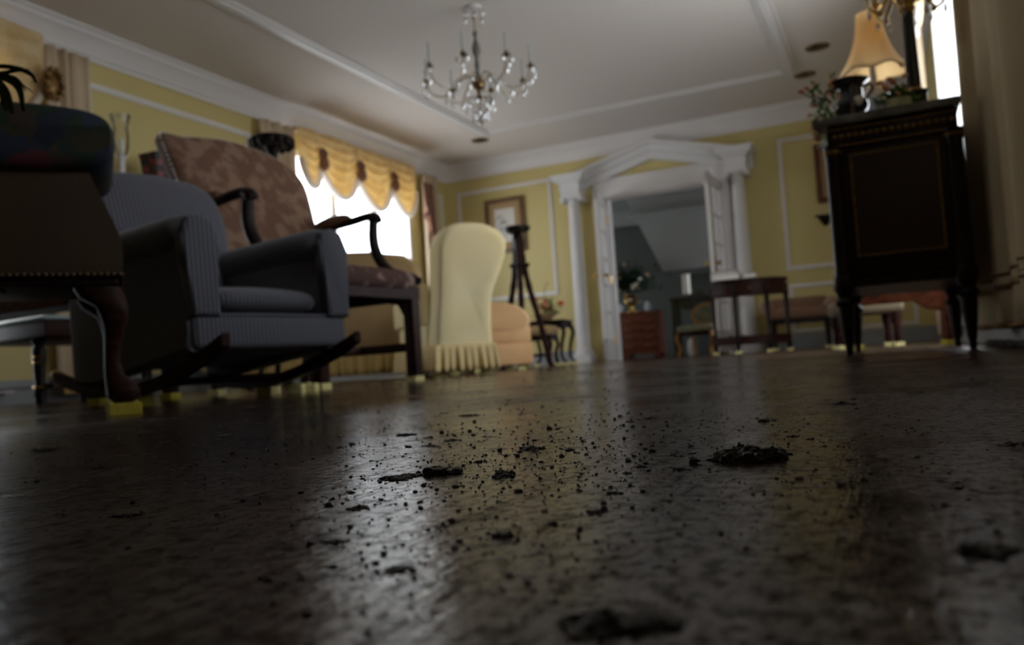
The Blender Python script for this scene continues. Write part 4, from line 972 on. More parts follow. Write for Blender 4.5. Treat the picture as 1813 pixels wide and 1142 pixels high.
b = MB(); b.box((0, CL/2, 0.288), (2*hwc-0.04, CL-0.04, 0.05))
for i in range(11): b.ico((-hwc+0.06+i*0.034, 0.018, 0.288), 0.010, 1, (1.2, 0.4, 0.8))
b.build('apron', CABW, cb)
for sx in (-1, 1):
    for y in (0.02, CL-0.03):
        x = sx*(hwc-0.022)
        MB().lathe([(0.030, 0.315), (0.036, 0.30), (0.040, 0.285), (0.038, 0.255), (0.030, 0.24), (0.026, 0.225), (0.036, 0.215), (0.040, 0.205), (0.036, 0.195), (0.030, 0.19), (0.028, 0.15), (0.018, 0.05), (0.013, 0.025), (0.015, 0.018), (0.011, 0.0)], (x, y, 0), 20).build('leg', CABW, cb)
        o = MB().lathe([(0.033, 0.31), (0.030, 0.34), (0.030, 0.77), (0.034, 0.80), (0.036, 0.815)], (x, y, 0), 20).build('corner_column', CABW, cb)
        MB().lathe([(0.0345, 0.785), (0.036, 0.79), (0.0345, 0.797)], (x, y, 0), 20).build('gilt_ring', GILT, o)
# ------------------------------------------------ on the cabinet
ZT = 0.924
vz = thing('handled_urn', 'black and gilt porcelain urn with scroll handles at the front of the marble top', 'urn', (-0.09, 3.56, ZT))
IMARI = M('black_gilt_porcelain', (0.008, 0.008, 0.012), 0.1, col2=(0.45, 0.22, 0.06), scale=16, lo=0.55, hi=0.62, coat=0.7)
MB().lathe([(0.0, 0.0), (0.045, 0.0), (0.046, 0.012), (0.028, 0.022), (0.040, 0.035), (0.066, 0.06), (0.072, 0.08), (0.066, 0.098), (0.054, 0.112), (0.052, 0.145), (0.060, 0.165), (0.078, 0.178), (0.080, 0.184), (0.070, 0.183), (0.050, 0.16), (0.0, 0.15)], seg=32).build('body', IMARI, vz)
for s in (-1, 1):
    pts = catmull([(s*0.052, -0.01, 0.15), (s*0.078, -0.015, 0.158), (s*0.088, -0.015, 0.135), (s*0.072, -0.01, 0.115), (s*0.064, -0.01, 0.10)], 5)
    MB().tube(pts, 0.006, 8).build('handle', GILT, vz)
for (s, a) in ((1, -0.9), (-1, 0.5)):
    MB().ico((0.066*math.sin(a), -0.066*math.cos(a), 0.085), 0.02, 2, (1, 0.5, 1)).build('medallion', WHITEP, vz)
lm = thing('table_lamp', 'table lamp with cream bell shade behind the black urn', 'lamp', (0.005, 3.98, ZT))
lz0 = at(1547, 131, Y=3.98).z-ZT; lz1 = at(1530, 26, Y=3.98).z-ZT
MB().lathe([(0.0, 0.0), (0.075, 0.0), (0.075, 0.015), (0.05, 0.03), (0.035, 0.05), (0.06, 0.10), (0.075, 0.16), (0.06, 0.22), (0.03, 0.26), (0.016, 0.28), (0.012, lz0+0.05), (0.0, lz0+0.05)], seg=28).build('base', BLUEWH, lm)
b = MB()
def shd(u, v):
    a = 2*PI*u; r = 0.052+0.082*v**2.4+0.008*v; r *= 1+0.03*v*abs(math.cos(a*3))**3
    z = lz1+(lz0-lz1)*v + 0.012*v*math.cos(a*6)*0.6
    return (r*math.cos(a), r*math.sin(a), z)
b.grid(shd, 48, 14, cu=True); sh = b.build('lamp_shade', SHADE, lm, smooth=1.2, solid=0.002)
MB().tube([shd(i/48, 1.0) for i in range(49)], 0.0045, 6).build('braid', M('pale_braid', (0.8, 0.66, 0.45), 0.8), sh)
MB().tube([(-0.05, 0, lz1-0.01), (0.05, 0, lz1-0.01)], 0.003, 6).build('harp', BRASS, lm); MB().tube([(0, 0, lz0+0.04), (0, 0, lz1+0.012)], 0.003, 6).build('rod', BRASS, lm)
# candelabra: dark marble column on a plinth with gilt crystal hung arms
cn = thing('column_candelabra', 'dark column candelabra with gilt scrolled crystal hung arms on the marble top', 'candelabra', (0.152, 3.70, ZT))
b = MB(); b.box((0, 0, 0.012), (0.125, 0.125, 0.024), r=0.003); b.box((0, 0, 0.032), (0.11, 0.11, 0.016), r=0.003); b.box((0, 0, 0.078), (0.085, 0.085, 0.078), r=0.003); b.box((0, 0, 0.122), (0.098, 0.098, 0.012), r=0.003)
b.build('plinth', M('bronze_black', (0.035, 0.025, 0.018), 0.4, 0.4), cn)
MB().lathe([(0.036, 0.128), (0.040, 0.134), (0.036, 0.142), (0.030, 0.146)], seg=24).build('base_ring', BRASS, cn)
zt_ = at(1600, 12, Y=3.70).z-ZT
MB().lathe([(0.029, 0.146), (0.026, 0.30), (0.023, zt_-0.03)], seg=24).build('shaft', BLACKP, cn)
MB().lathe([(0.023, zt_-0.03), (0.034, zt_-0.015), (0.028, zt_), (0.042, zt_+0.02), (0.05, zt_+0.04), (0.03, zt_+0.06), (0.02, zt_+0.10), (0.03, zt_+0.13), (0.0, zt_+0.15)], seg=24).build('capital', BRASS, cn)
for k in range(6):
    a = 2*PI*k/6+0.32; c, s = math.cos(a), math.sin(a)
    pts = catmull([(0.03*c, 0.03*s, zt_+0.04), (0.06*c, 0.06*s, zt_+0.06), (0.085*c, 0.085*s, zt_+0.02), (0.115*c, 0.115*s, zt_-0.015), (0.145*c, 0.145*s, zt_+0.01), (0.15*c, 0.15*s, zt_+0.05), (0.13*c, 0.13*s, zt_+0.06)], 6)
    ar = MB().tube(pts, [0.0085-0.0035*i/len(pts) for i in range(len(pts))], 10).build('arm', BRASS, cn)
    MB().lathe([(0.012, zt_+0.05), (0.03, zt_+0.06), (0.032, zt_+0.066), (0.012, zt_+0.07), (0.012, zt_+0.12), (0.0, zt_+0.12)], (0.15*c, 0.15*s, 0), 16).build('drip_pan', BRASS, ar)
    MB().ico((0.105*c, 0.105*s, zt_-0.022), 0.013, 2).build('boss', BRASS, ar)
    for (r_, dz_) in ((0.15, 0.0), (0.09, -0.03)):
        MB().lathe([(0.001, zt_+dz_), (0.007, zt_+dz_-0.015), (0.010, zt_+dz_-0.028), (0.001, zt_+dz_-0.045)], (r_*c, r_*s, 0), 6).build('crystal_drop', CRYST, ar, smooth=0)
# flowers trailing round the urn
fa = thing('silk_flower_spray', 'spray of coral and peach flowers trailing over the left end of the marble top', 'flower arrangement', (-0.13, 3.82, ZT))
O_ = Vector((-0.13, 3.82, ZT))
MB().box((0, 0, 0.02), (0.10, 0.10, 0.04), r=0.01).build('flower_holder', DGREEN, fa)
foliage(fa, 22, (0, 0, 0.04), 0.14, GREEN, 0.010, 0.05, seed=8, zmin=0.008)
def spray(px, py, Y, ma, r, n=1, col=GREEN):
    e = at(px, py, Y=Y)-O_
    MB().tube(catmull([(0, 0, 0.04), tuple(Vector((0, 0, 0.04)).lerp(e, 0.5)+Vector((0, 0, 0.03))), tuple(e)], 5), 0.003, 6).build('stem', col, fa)
    for k in range(3):
        b = MB(); q = Vector((0, 0, 0.04)).lerp(e, 0.55+0.15*k)+Vector((0, 0, 0.02)); s = Vector((random.uniform(-1, 1), random.uniform(-0.5, 0.5), random.uniform(-0.5, 1))).normalized()
        w_ = s.cross(Vector((0, 1, 0.2))).normalized()*0.008
        vs = [b.bm.verts.new(x) for x in (q, q+s*0.02+w_, q+s*0.05, q+s*0.02-w_)]; b.bm.faces.new(vs); b.build('leaf', GREEN, fa, smooth=0)
    blossoms(fa, [(tuple(e), 1)], ma, r)
random.seed(21)
for (px, py, Y, ma, r) in ((1418, 163, 3.55, REDP, 0.013), (1428, 157, 3.56, REDP, 0.012), (1443, 187, 3.55, REDP, 0.012), (1434, 205, 3.5, PEACHP, 0.012), (1442, 150, 3.6, PEACHP, 0.009),
                           (1441, 228, 3.45, PEACHP, 0.018), (1447, 246, 3.43, PEACHP, 0.017), (1453, 262, 3.42, WHITEP, 0.015), (1443, 238, 3.40, PEACHP, 0.013), (1475, 145, 3.85, PEACHP, 0.024), (1470, 165, 3.8, PEACHP, 0.022), (1468, 130, 3.85, YELP, 0.012)):
    spray(px, py, Y, ma, r)
fb = thing('bright_flower_vase', 'pale glazed pot of orange flowers and green leaves between urn and candelabra', 'flower arrangement', (0.085, 3.548, ZT))
MB().lathe([(0.0, 0.0), (0.045, 0.0), (0.055, 0.03), (0.05, 0.06), (0.055, 0.07), (0.045, 0.068), (0.0, 0.06)], seg=24).build('pot', M('pale_gilt_porcelain', (0.7, 0.62, 0.36), 0.15, col2=(0.25, 0.4, 0.2), scale=18, coat=0.6), fb)
foliage(fb, 26, (0, 0, 0.06), 0.075, GREEN, 0.011, 0.05, seed=9, zmin=0.02)
blossoms(fb, [((-0.04, -0.03, 0.115), 1.2), ((-0.02, -0.05, 0.135), 1.1), ((0.02, -0.04, 0.10), 0.7), ((0.03, 0.0, 0.16), 0.7), ((-0.06, 0.0, 0.15), 0.8), ((0.0, -0.06, 0.08), 0.6), ((0.02, -0.02, 0.20), 0.7)], PEACHP, 0.022)
# ================================================================ LOW FURNITURE BEHIND THE CABINET
ut = thing('mahogany_side_table', 'reddish wooden side table seen between the legs of the dark cabinet', 'side table', (0.03, 5.02, BK))
MB().box((0, 0, 0.58), (0.56, 0.46, 0.025), r=0.005).build('top', REDWOOD, ut)
MB().prism([(-0.25, 0.57), (0.25, 0.57), (0.25, 0.20), (0.20, 0.155), (0.13, 0.17), (0.07, 0.215), (-0.15, 0.215), (-0.25, 0.205)], (0, -0.21, 0), (1, 0, 0), (0, 0, 1), (0, 0.025, 0)).build('apron', REDWOOD, ut)
for sx in (-1, 1):
    for sy in (-1, 1): MB().box((sx*0.235, sy*0.19, 0.285), (0.05, 0.05, 0.57), r=0.005).build('leg', REDWOOD, ut)
us = thing('low_tan_stool', 'low tan upholstered stool far behind the legs of the dark cabinet', 'stool', (-0.18, 6.15, BK), 0.2)
MB().box((0, 0, 0.25), (0.44, 0.40, 0.10), r=0.035).build('seat', M('olive_tan_upholstery', (0.16, 0.12, 0.07), 0.9), us)
for sx in (-1, 1):
    for sy in (-1, 1): MB().lathe([(0.032, 0.21), (0.036, 0.17), (0.02, 0.08), (0.026, 0.03), (0.018, 0.0)], (sx*0.17, sy*0.15, 0), 12).build('leg', MAHOG, us)
# ================================================================ HALL FURNITURE
def P_(px, py, Y): return at(px, py, Y=Y)
c0, c1 = P_(1093, 555, 12.0), P_(1163, 552, 12.0); w = c1.x-c0.x
ch = thing('chest_of_drawers', 'mahogany chest of drawers in the hall beyond the doorway', 'chest of drawers', ((c0.x+c1.x)/2, 12.0, 0), 0.05); h_ = c0.z
RMAH = M('red_mahogany', (0.17, 0.035, 0.016), 0.3, col2=(0.09, 0.018, 0.01), scale=5, stretch=(3, 3, 9), coat=0.3)
MB().box((0, 0.24, h_/2+0.02), (w-0.02, 0.46, h_-0.08)).build('carcass', RMAH, ch)
MB().box((0, 0.24, h_-0.012), (w+0.03, 0.52, 0.024), r=0.006).build('top', RMAH, ch)
for k in range(4):
    z = 0.13+(h_-0.20)*(k+0.5)/4; hh = (h_-0.20)/4-0.012
    d = MB().box((0, 0.005, z), (w-0.08, 0.02, hh), r=0.004).build('drawer', RMAH, ch)
    for sx in (-1, 1):
        MB().tube(catmull([(sx*w*0.25-0.04, -0.008, z+0.01), (sx*w*0.25-0.03, -0.022, z-0.015), (sx*w*0.25+0.03, -0.022, z-0.015), (sx*w*0.25+0.04, -0.008, z+0.01)], 3), 0.006, 6).build('handle', BRASS, d)
for sx in (-1, 1):
    for sy in (0.04, 0.44): MB().box((sx*(w/2-0.06), sy, 0.04), (0.09, 0.06, 0.08), r=0.01).build('foot', RMAH, ch)
u0 = P_(1114, 553, 12.1)
uf = thing('urn_of_flowers', 'large arrangement of pale roses and dark leaves in a brass urn on the hall chest', 'flower arrangement', (u0.x, 12.22, h_))
MB().lathe([(0.0, 0), (0.10, 0.0), (0.10, 0.02), (0.04, 0.05), (0.035, 0.09), (0.09, 0.15), (0.11, 0.21), (0.085, 0.25), (0.11, 0.28), (0.09, 0.275), (0.0, 0.26)], seg=24).build('urn', BRASS, uf)
foliage(uf, 150, (0, 0, 0.36), 0.50, DGREEN, 0.026, 0.10, seed=5, flat=0.5, zmin=0.12)
random.seed(17)
sp = []
for i in range(22):
    a = random.uniform(0, 2*PI); rr = random.uniform(0.1, 0.42); sp.append(((rr*math.cos(a), -0.06-0.16*random.random()*0.8, 0.46+rr*math.sin(a)*0.85), random.uniform(0.8, 1.2)))
blossoms(uf, sp[:8], WHITEP, 0.042); blossoms(uf, sp[8:], M('dusky_cream_petal', (0.42, 0.30, 0.18), 0.7), 0.04)
for (px, lab) in ((1095, 'small blue and white jar on the hall chest left of the urn'), (1147, 'small blue and white jar on the hall chest right of the urn')):
    q = P_(px, 553, 12.1); t = thing('ginger_jar', lab, 'jar', (q.x + (0.03 if px < 1100 else 0), 12.1, h_), 0, 'blue and white jars')
    MB().lathe([(0.0, 0), (0.035, 0), (0.055, 0.06), (0.05, 0.10), (0.03, 0.115), (0.03, 0.12)], seg=20).build('body', BLUEWH, t)
    MB().lathe([(0.034, 0.12), (0.03, 0.14), (0.01, 0.15), (0.0, 0.155)], seg=16).build('lid', BLUEWH, t)
k0, k1 = P_(1183, 528, 11.9), P_(1275, 520, 11.9)
hc = thing('hall_console', 'dark console table with a carved shelf at the back of the hall', 'console table', ((k0.x+k1.x)/2, 12.0, 0)); wk = k1.x-k0.x; hk = k0.z
MB().box((0, 0.12, hk-0.02), (wk, 0.36, 0.04), r=0.006).build('top', BLACKP, hc)
MB().prism([(-0.16, 0.0), (0.16, 0.0), (0.08, 0.10), (-0.08, 0.10)], (-0.03, 0.20, hk), (1, 0, 0), (0, 0, 1), (0, 0.06, 0)).build('cresting', BLACKP, hc)
MB().prism([(-wk/2+0.05, 0.0), (wk/2-0.05, 0.0), (wk/2-0.05, -0.07), (0.15, -0.15), (-0.15, -0.15), (-wk/2+0.05, -0.07)], (0, 0.02, hk-0.04), (1, 0, 0), (0, 0, 1), (0, 0.05, 0)).build('apron', BLACKP, hc)
for sx in (-1, 1):
    for sy in (0.0, 0.25): MB().box((sx*(wk/2-0.05), sy, (hk-0.04)/2), (0.06, 0.06, hk-0.04)).build('leg', BLACKP, hc)
q = P_(1213, 515, 12.0); cl = thing('pillar_candle', 'cream pillar candle lamp on the hall console', 'candle', (q.x, 12.10, hk))
MB().lathe([(0.05, 0), (0.055, 0.012), (0.02, 0.02), (0.02, 0.05)], seg=16).build('holder', BLACKP, cl); zc2 = P_(1213, 486, 12.1).z-hk
MB().lathe([(0.055, 0.05), (0.058, 0.06), (0.058, zc2), (0.03, zc2)], seg=20).build('candle', WHITEP, cl)
s0, s1 = P_(1192, 590, 11.0), P_(1266, 590, 11.0)
gc = thing('gilt_side_chair', 'gilt wood side chair with pale needlepoint seat in the hall', 'chair', ((s0.x+s1.x)/2, 11.0, 0), -0.25); ws = (s1.x-s0.x)*0.95
GOLDW = M('gilded_wood', (0.42, 0.19, 0.045), 0.4, 0.4)
MB().box((0, 0.2, 0.36), (ws, 0.44, 0.10), r=0.045).build('seat', M('pale_needlepoint', (0.42, 0.36, 0.25), 0.9, col2=(0.16, 0.20, 0.13), scale=9), gc)
MB().box((0, 0.2, 0.295), (ws*0.94, 0.42, 0.05), r=0.012).build('seat_rail', MAHOG, gc)
for sx in (-1, 1):
    MB().tube(catmull([(sx*ws*0.44, 0.02, 0.31), (sx*ws*0.49, -0.01, 0.24), (sx*ws*0.43, 0.02, 0.11), (sx*ws*0.46, -0.01, 0.0)], 5), 0.024, 10).build('leg', GOLDW, gc)
    MB().tube([(sx*ws*0.40, 0.38, 0.31), (sx*ws*0.42, 0.44, 0.0)], 0.022, 10).build('leg', GOLDW, gc)
b = MB(); ov = [(ws*0.42*math.cos(2*PI*i/28), 0.44, 0.56+0.14*math.sin(2*PI*i/28)) for i in range(29)]
b.tube(ov, 0.018, 8); b.tube([(-ws*0.36, 0.42, 0.31), (-ws*0.36, 0.44, 0.49)], 0.018, 8); b.tube([(ws*0.36, 0.42, 0.31), (ws*0.36, 0.44, 0.49)], 0.018, 8); b.build('back_frame', GOLDW, gc)
MB().ico((0, 0.44, 0.56), 1, 3, (ws*0.40, 0.03, 0.13)).build('back_pad', M('tan_needlepoint', (0.26, 0.20, 0.12), 0.9, col2=(0.12, 0.13, 0.08), scale=9), gc)
q = P_(1218, 618, 11.5); t = thing('white_jar', 'small white jar on the hall floor behind the gilt chair', 'jar', (q.x, 11.75, 0))
MB().lathe([(0.0, 0), (0.05, 0), (0.06, 0.10), (0.055, 0.19), (0.04, 0.21)], seg=18).build('body', PLASTER, t); MB().lathe([(0.045, 0.21), (0.03, 0.235), (0, 0.24)], seg=14).build('lid', PLASTER, t)
# ================================================================ CHANDELIER
a0 = at(847, 150, X=-2.70); CHX, CHY = a0.x, a0.y
zr = a0.z
chd = thing('crystal_chandelier', 'brass and cut crystal chandelier hanging from the ceiling panel', 'chandelier', (CHX, CHY, HC))
def zz(py): return at(847, py, Y=CHY).z-HC
zb = zz(150)
MB().lathe([(0.0, -0.001), (0.065, -0.001), (0.06, -0.02), (0.02, -0.04), (0.008, -0.05)], seg=24).build('canopy', PLASTER, chd)
MB().tube([(0, 0, -0.04), (0, 0, zb+0.30)], 0.006, 8).build('stem', BRASS, chd)
MB().lathe([(0.008, zb+0.42), (0.022, zb+0.40), (0.010, zb+0.36), (0.030, zb+0.30), (0.034, zb+0.26), (0.014, zb+0.20), (0.022, zb+0.15), (0.014, zb+0.10), (0.03, zb+0.05)], seg=20).build('glass_column', M('smoky_crystal', (0.16, 0.145, 0.13), 0.08, coat=0.6), chd)
MB().lathe([(0.02, zb+0.06), (0.045, zb+0.035), (0.052, zb), (0.042, zb-0.03), (0.018, zb-0.045), (0.012, zb-0.09), (0.026, zb-0.105), (0.012, zb-0.125), (0.004, zb-0.15)], seg=24).build('bowl', M('dark_brass', (0.20, 0.13, 0.06), 0.3, 1.0), chd)
drop_me = None
def drop(parent, x, y, z, s=1.0):
    global drop_me
    if drop_me is None:
        o = MB().lathe([(0.001, 0.0), (0.010, -0.012), (0.013, -0.024), (0.009, -0.036), (0.001, -0.05)], seg=7).build('crystal_drop', CRYST, parent, smooth=0); drop_me = o.data
    else:
        o = bpy.data.objects.new('crystal_drop', drop_me); COL.objects.link(o); o.parent = parent
    o.location = (x, y, z); o.scale = (s, s, s); return o
R_ = 0.41; zcup = zb+0.085
for k in range(8):
    a = 2*PI*k/8+0.22; c, s = math.cos(a), math.sin(a)
    pts = catmull([(0.04*c, 0.04*s, zb+0.01), (0.10*c, 0.10*s, zb+0.07), (0.17*c, 0.17*s, zb+0.02), (0.26*c, 0.26*s, zb-0.055), (0.37*c, 0.37*s, zb-0.02), (R_*c, R_*s, zcup-0.01)], 6)
    ar = MB().tube(pts, 0.0068, 8).build('arm', M('amber_crystal_arm', (0.45, 0.38, 0.29), 0.15, coat=0.5) if k == 0 else bpy.data.materials['amber_crystal_arm'], chd)
    MB().lathe([(0.006, zcup-0.02), (0.022, zcup-0.008), (0.034, zcup), (0.022, zcup+0.004), (0.013, zcup+0.008), (0.013, zcup+0.028), (0.0, zcup+0.028)], (R_*c, R_*s, 0), 16).build('drip_pan', bpy.data.materials['dark_brass'], ar)
    MB().lathe([(0.0085, zcup+0.028), (0.0085, zcup+0.12), (0.004, zcup+0.125), (0.009, zcup+0.14), (0.007, zcup+0.16), (0.001, zcup+0.185)], (R_*c, R_*s, 0), 10).build('candle', M('grey_candle_tube', (0.46, 0.49, 0.48), 0.5) if k == 0 else bpy.data.materials['grey_candle_tube'], ar)
    for j in range(3):
        t = a+(j-1)*0.075*1.2; drop(ar, (R_+0.02*(1 if j != 1 else 1.4))*math.cos(t), (R_+0.02)*math.sin(t), zcup-0.012-0.045*(j == 1), 0.95)
    drop(ar, R_*c, R_*s, zcup-0.085, 1.15); drop(ar, 0.26*c, 0.26*s, zb-0.07, 1.1); drop(ar, 0.17*c, 0.17*s, zb+0.005, 0.8)
for k in range(10):
    a = 2*PI*k/10; drop(chd, 0.11*math.cos(a), 0.11*math.sin(a), zb-0.13-0.03*(k % 2), 1.0); drop(chd, 0.055*math.cos(a), 0.055*math.sin(a), zb-0.205-0.03*(k % 2), 1.0)
for k in range(6): drop(chd, 0.075*math.cos(k*1.047), 0.075*math.sin(k*1.047), -0.03-0.03*(k % 2), 1.1)
MB().ico((0, 0, zb-0.285), 0.024, 2).build('ball_pendant', CRYST, chd, smooth=0)
b = MB()
for rr, z in ((0.11, zb-0.125), (0.055, zb-0.20)): b.tube([(rr*math.cos(i*0.2618), rr*math.sin(i*0.2618), z) for i in range(25)], 0.0035, 5)
for k in range(6): b.tube([(0.014*math.cos(k*1.047), 0.014*math.sin(k*1.047), zb-0.09), (0.11*math.cos(k*1.047), 0.11*math.sin(k*1.047), zb-0.125)], 0.002, 4); b.tube([(0.11*math.cos(k*1.047), 0.11*math.sin(k*1.047), zb-0.125), (0.055*math.cos(k*1.047), 0.055*math.sin(k*1.047), zb-0.20), (0, 0, zb-0.27)], 0.0018, 4)
b.build('crystal_frame', bpy.data.materials['dark_brass'], chd)
# ================================================================ FOAM BLOCKS UNDER THE FEET
def foam(root, x, y, label, ma=FOAM, s=0.066, h=BK):
    c, sn = math.cos(root.rotation_euler[2]), math.sin(root.rotation_euler[2]); L_ = root.location
    t = MB().box((0, 0, h/2), (s, s*0.85, h), r=0.002, seg=1).build('foam_block', ma, smooth=0.5)
    t.location = (L_.x+x*c-y*sn, L_.y+x*sn+y*c, 0); t.rotation_euler = (0, 0, root.rotation_euler[2]+random.uniform(-0.25, 0.25))
    return tag(t, label, 'foam block', 'foam blocks under furniture feet')
random.seed(5)
foam(bc, -0.008, 0.008, 'large yellow foam block under the carved cabriole leg at left')
foam(bc, -WB+0.008, 0.008, 'yellow foam block under the left front leg of the tan seat')
foam(bc, -0.008, dep-0.008, 'yellow foam block under the right back leg of the tan seat')
foam(bc, -WB+0.008, dep-0.008, 'yellow foam block under the left back leg of the tan seat')
foam(rk, -0.42, -0.245, 'yellow foam block under the near rocker of the blue grey armchair', s=0.085, h=0.030)
foam(rk, -0.40, 0.245, 'pale foam block under the far rocker of the blue grey armchair', PFOAM, h=0.032)
for (x, y, w_) in ((-0.03, 0.31, 'right front'), (-0.03, -0.31, 'left front'), (-0.68, 0.27, 'right back'), (-0.68, -0.27, 'left back')):
    foam(br, x, y, 'pale foam block under the %s leg of the brown damask armchair' % w_, PFOAM)
for (sx, sy, w_) in ((-0.2, 0.06, 'left rear corner'), (0.10, 0.06, 'right rear corner'), (-0.2, 0.66, 'left front corner'), (0.10, 0.66, 'right front corner')):
    foam(cc, sx, sy, 'pale foam block under the %s of the cream slipcovered chair' % w_, PFOAM)
for (sx, sy, w_) in ((-0.02, 0.02, 'left near'), (0.32, 0.02, 'right near'), (-0.02, 0.7, 'left far'), (0.32, 0.7, 'right far')):
    foam(pc, sx, sy, 'pale foam block under the %s foot of the peach sofa' % w_, PFOAM)
for (sx, sy, w_) in ((-0.1, 0.08, 'right rear'), (-1.2, 0.08, 'left rear'), (-0.1, 0.82, 'right front'), (-1.2, 0.82, 'left front')):
    foam(ts, sx, sy, 'pale foam block under the %s foot of the tan sofa' % w_, PFOAM)
for (sx, sy, w_) in ((-0.04, 0.12, 'right front'), (-1.45, 0.12, 'left front'), (-0.04, 0.44, 'right back'), (-1.45, 0.44, 'left back')):
    foam(gs, sx, sy, 'yellow foam block under the %s leg of the grey seat at left' % w_)
for sx in (-1, 1):
    for sy in (-1, 1):
        w_ = ('left ' if sx < 0 else 'right ')+('front' if sy < 0 else 'back')
        foam(tbl, sx*0.215, sy*0.185, 'pale foam block under the %s leg of the flower table' % w_, PFOAM)
        foam(sl, sx*0.165, sy*0.145, 'pale foam block under the %s leg of the small tan stool' % w_, PFOAM)
        foam(ut, sx*0.235, sy*0.19, 'yellow foam block under the %s leg of the reddish side table' % w_)
        foam(us, sx*0.17, sy*0.15, 'yellow foam block under the %s leg of the low stool behind the cabinet' % w_, PFOAM)
        foam(wb, sx*0.27, 0.10+sy*0.18, 'pale foam block under the %s leg of the scroll arm bench' % w_, PFOAM)
for k, w_ in ((0.03, 'leftmost'), (0.36, 'second from left'), (0.64, 'second from right'), (0.97, 'rightmost')):
    a = PI+PI*k; foam(dm, 0.355*math.cos(a), 0.165+0.315*math.sin(a), 'pale foam block under the %s leg of the half round table' % w_, PFOAM)
for (px, py, D_, lab) in ((524, 693, 2.9, 'loose pale foam block right of the far rocker, left one of two'), (548, 691, 2.95, 'loose pale foam block right of the far rocker, right one of two')):
    p = at(px, py, D=D_); t = MB().box((0, 0, 0.0165), (0.058, 0.05, 0.033), r=0.002, seg=1).build('foam_block', PFOAM, smooth=0.5); t.location = (p.x, p.y, 0); t.rotation_euler = (0, 0, 0.4)
    tag(t, lab, 'foam block', 'foam blocks under furniture feet')
# ================================================================ DIRT ON THE FLOOR
def clump(px, py, wpx, label, hk=0.35, dk=0.9, n=14, seed=1, ring=False):
    p = at(px, py, Z=0); D_ = (p-EYE).dot(FW); w = 1.18*wpx*D_/F_PX
    random.seed(seed*31+7); b = MB()
    n = int(n*2.6)
    for i in range(n):
        if ring and i < n*0.6:
            a = 2*PI*i/(n*0.6); q = random.uniform(0.36, 0.46); x, y = q*w*math.cos(a), q*w*dk*math.sin(a); r = w*random.uniform(0.05, 0.12)
        else:
            a, q = random.uniform(0, 2*PI), abs(random.gauss(0, 0.55)); x, y = 0.46*w*q*math.cos(a), 0.46*w*dk*q*math.sin(a); r = w*random.uniform(0.03, 0.115)*(1.25-0.6*min(q, 1.2))
        hz = r*random.uniform(0.35, 0.8)*min(1.0, hk/0.30)*(1.5 if ring else 1)
        b.ico((x, y, hz*0.3), r, 2 if r > 0.06*w else 1, (random.uniform(0.8, 1.3), random.uniform(0.8, 1.3), hz/r), 0.9, seed=seed*17+i)
    for v in b.bm.verts:
        if v.co.z < 0: v.co.z = 0
    o = b.build('dirt_clump', MUD, smooth=0.8); o.location = (p.x, p.y, 0); o.rotation_euler = (0, 0, -YAW)
    return tag(o, label, 'dirt clump', 'dirt clumps on the floor')
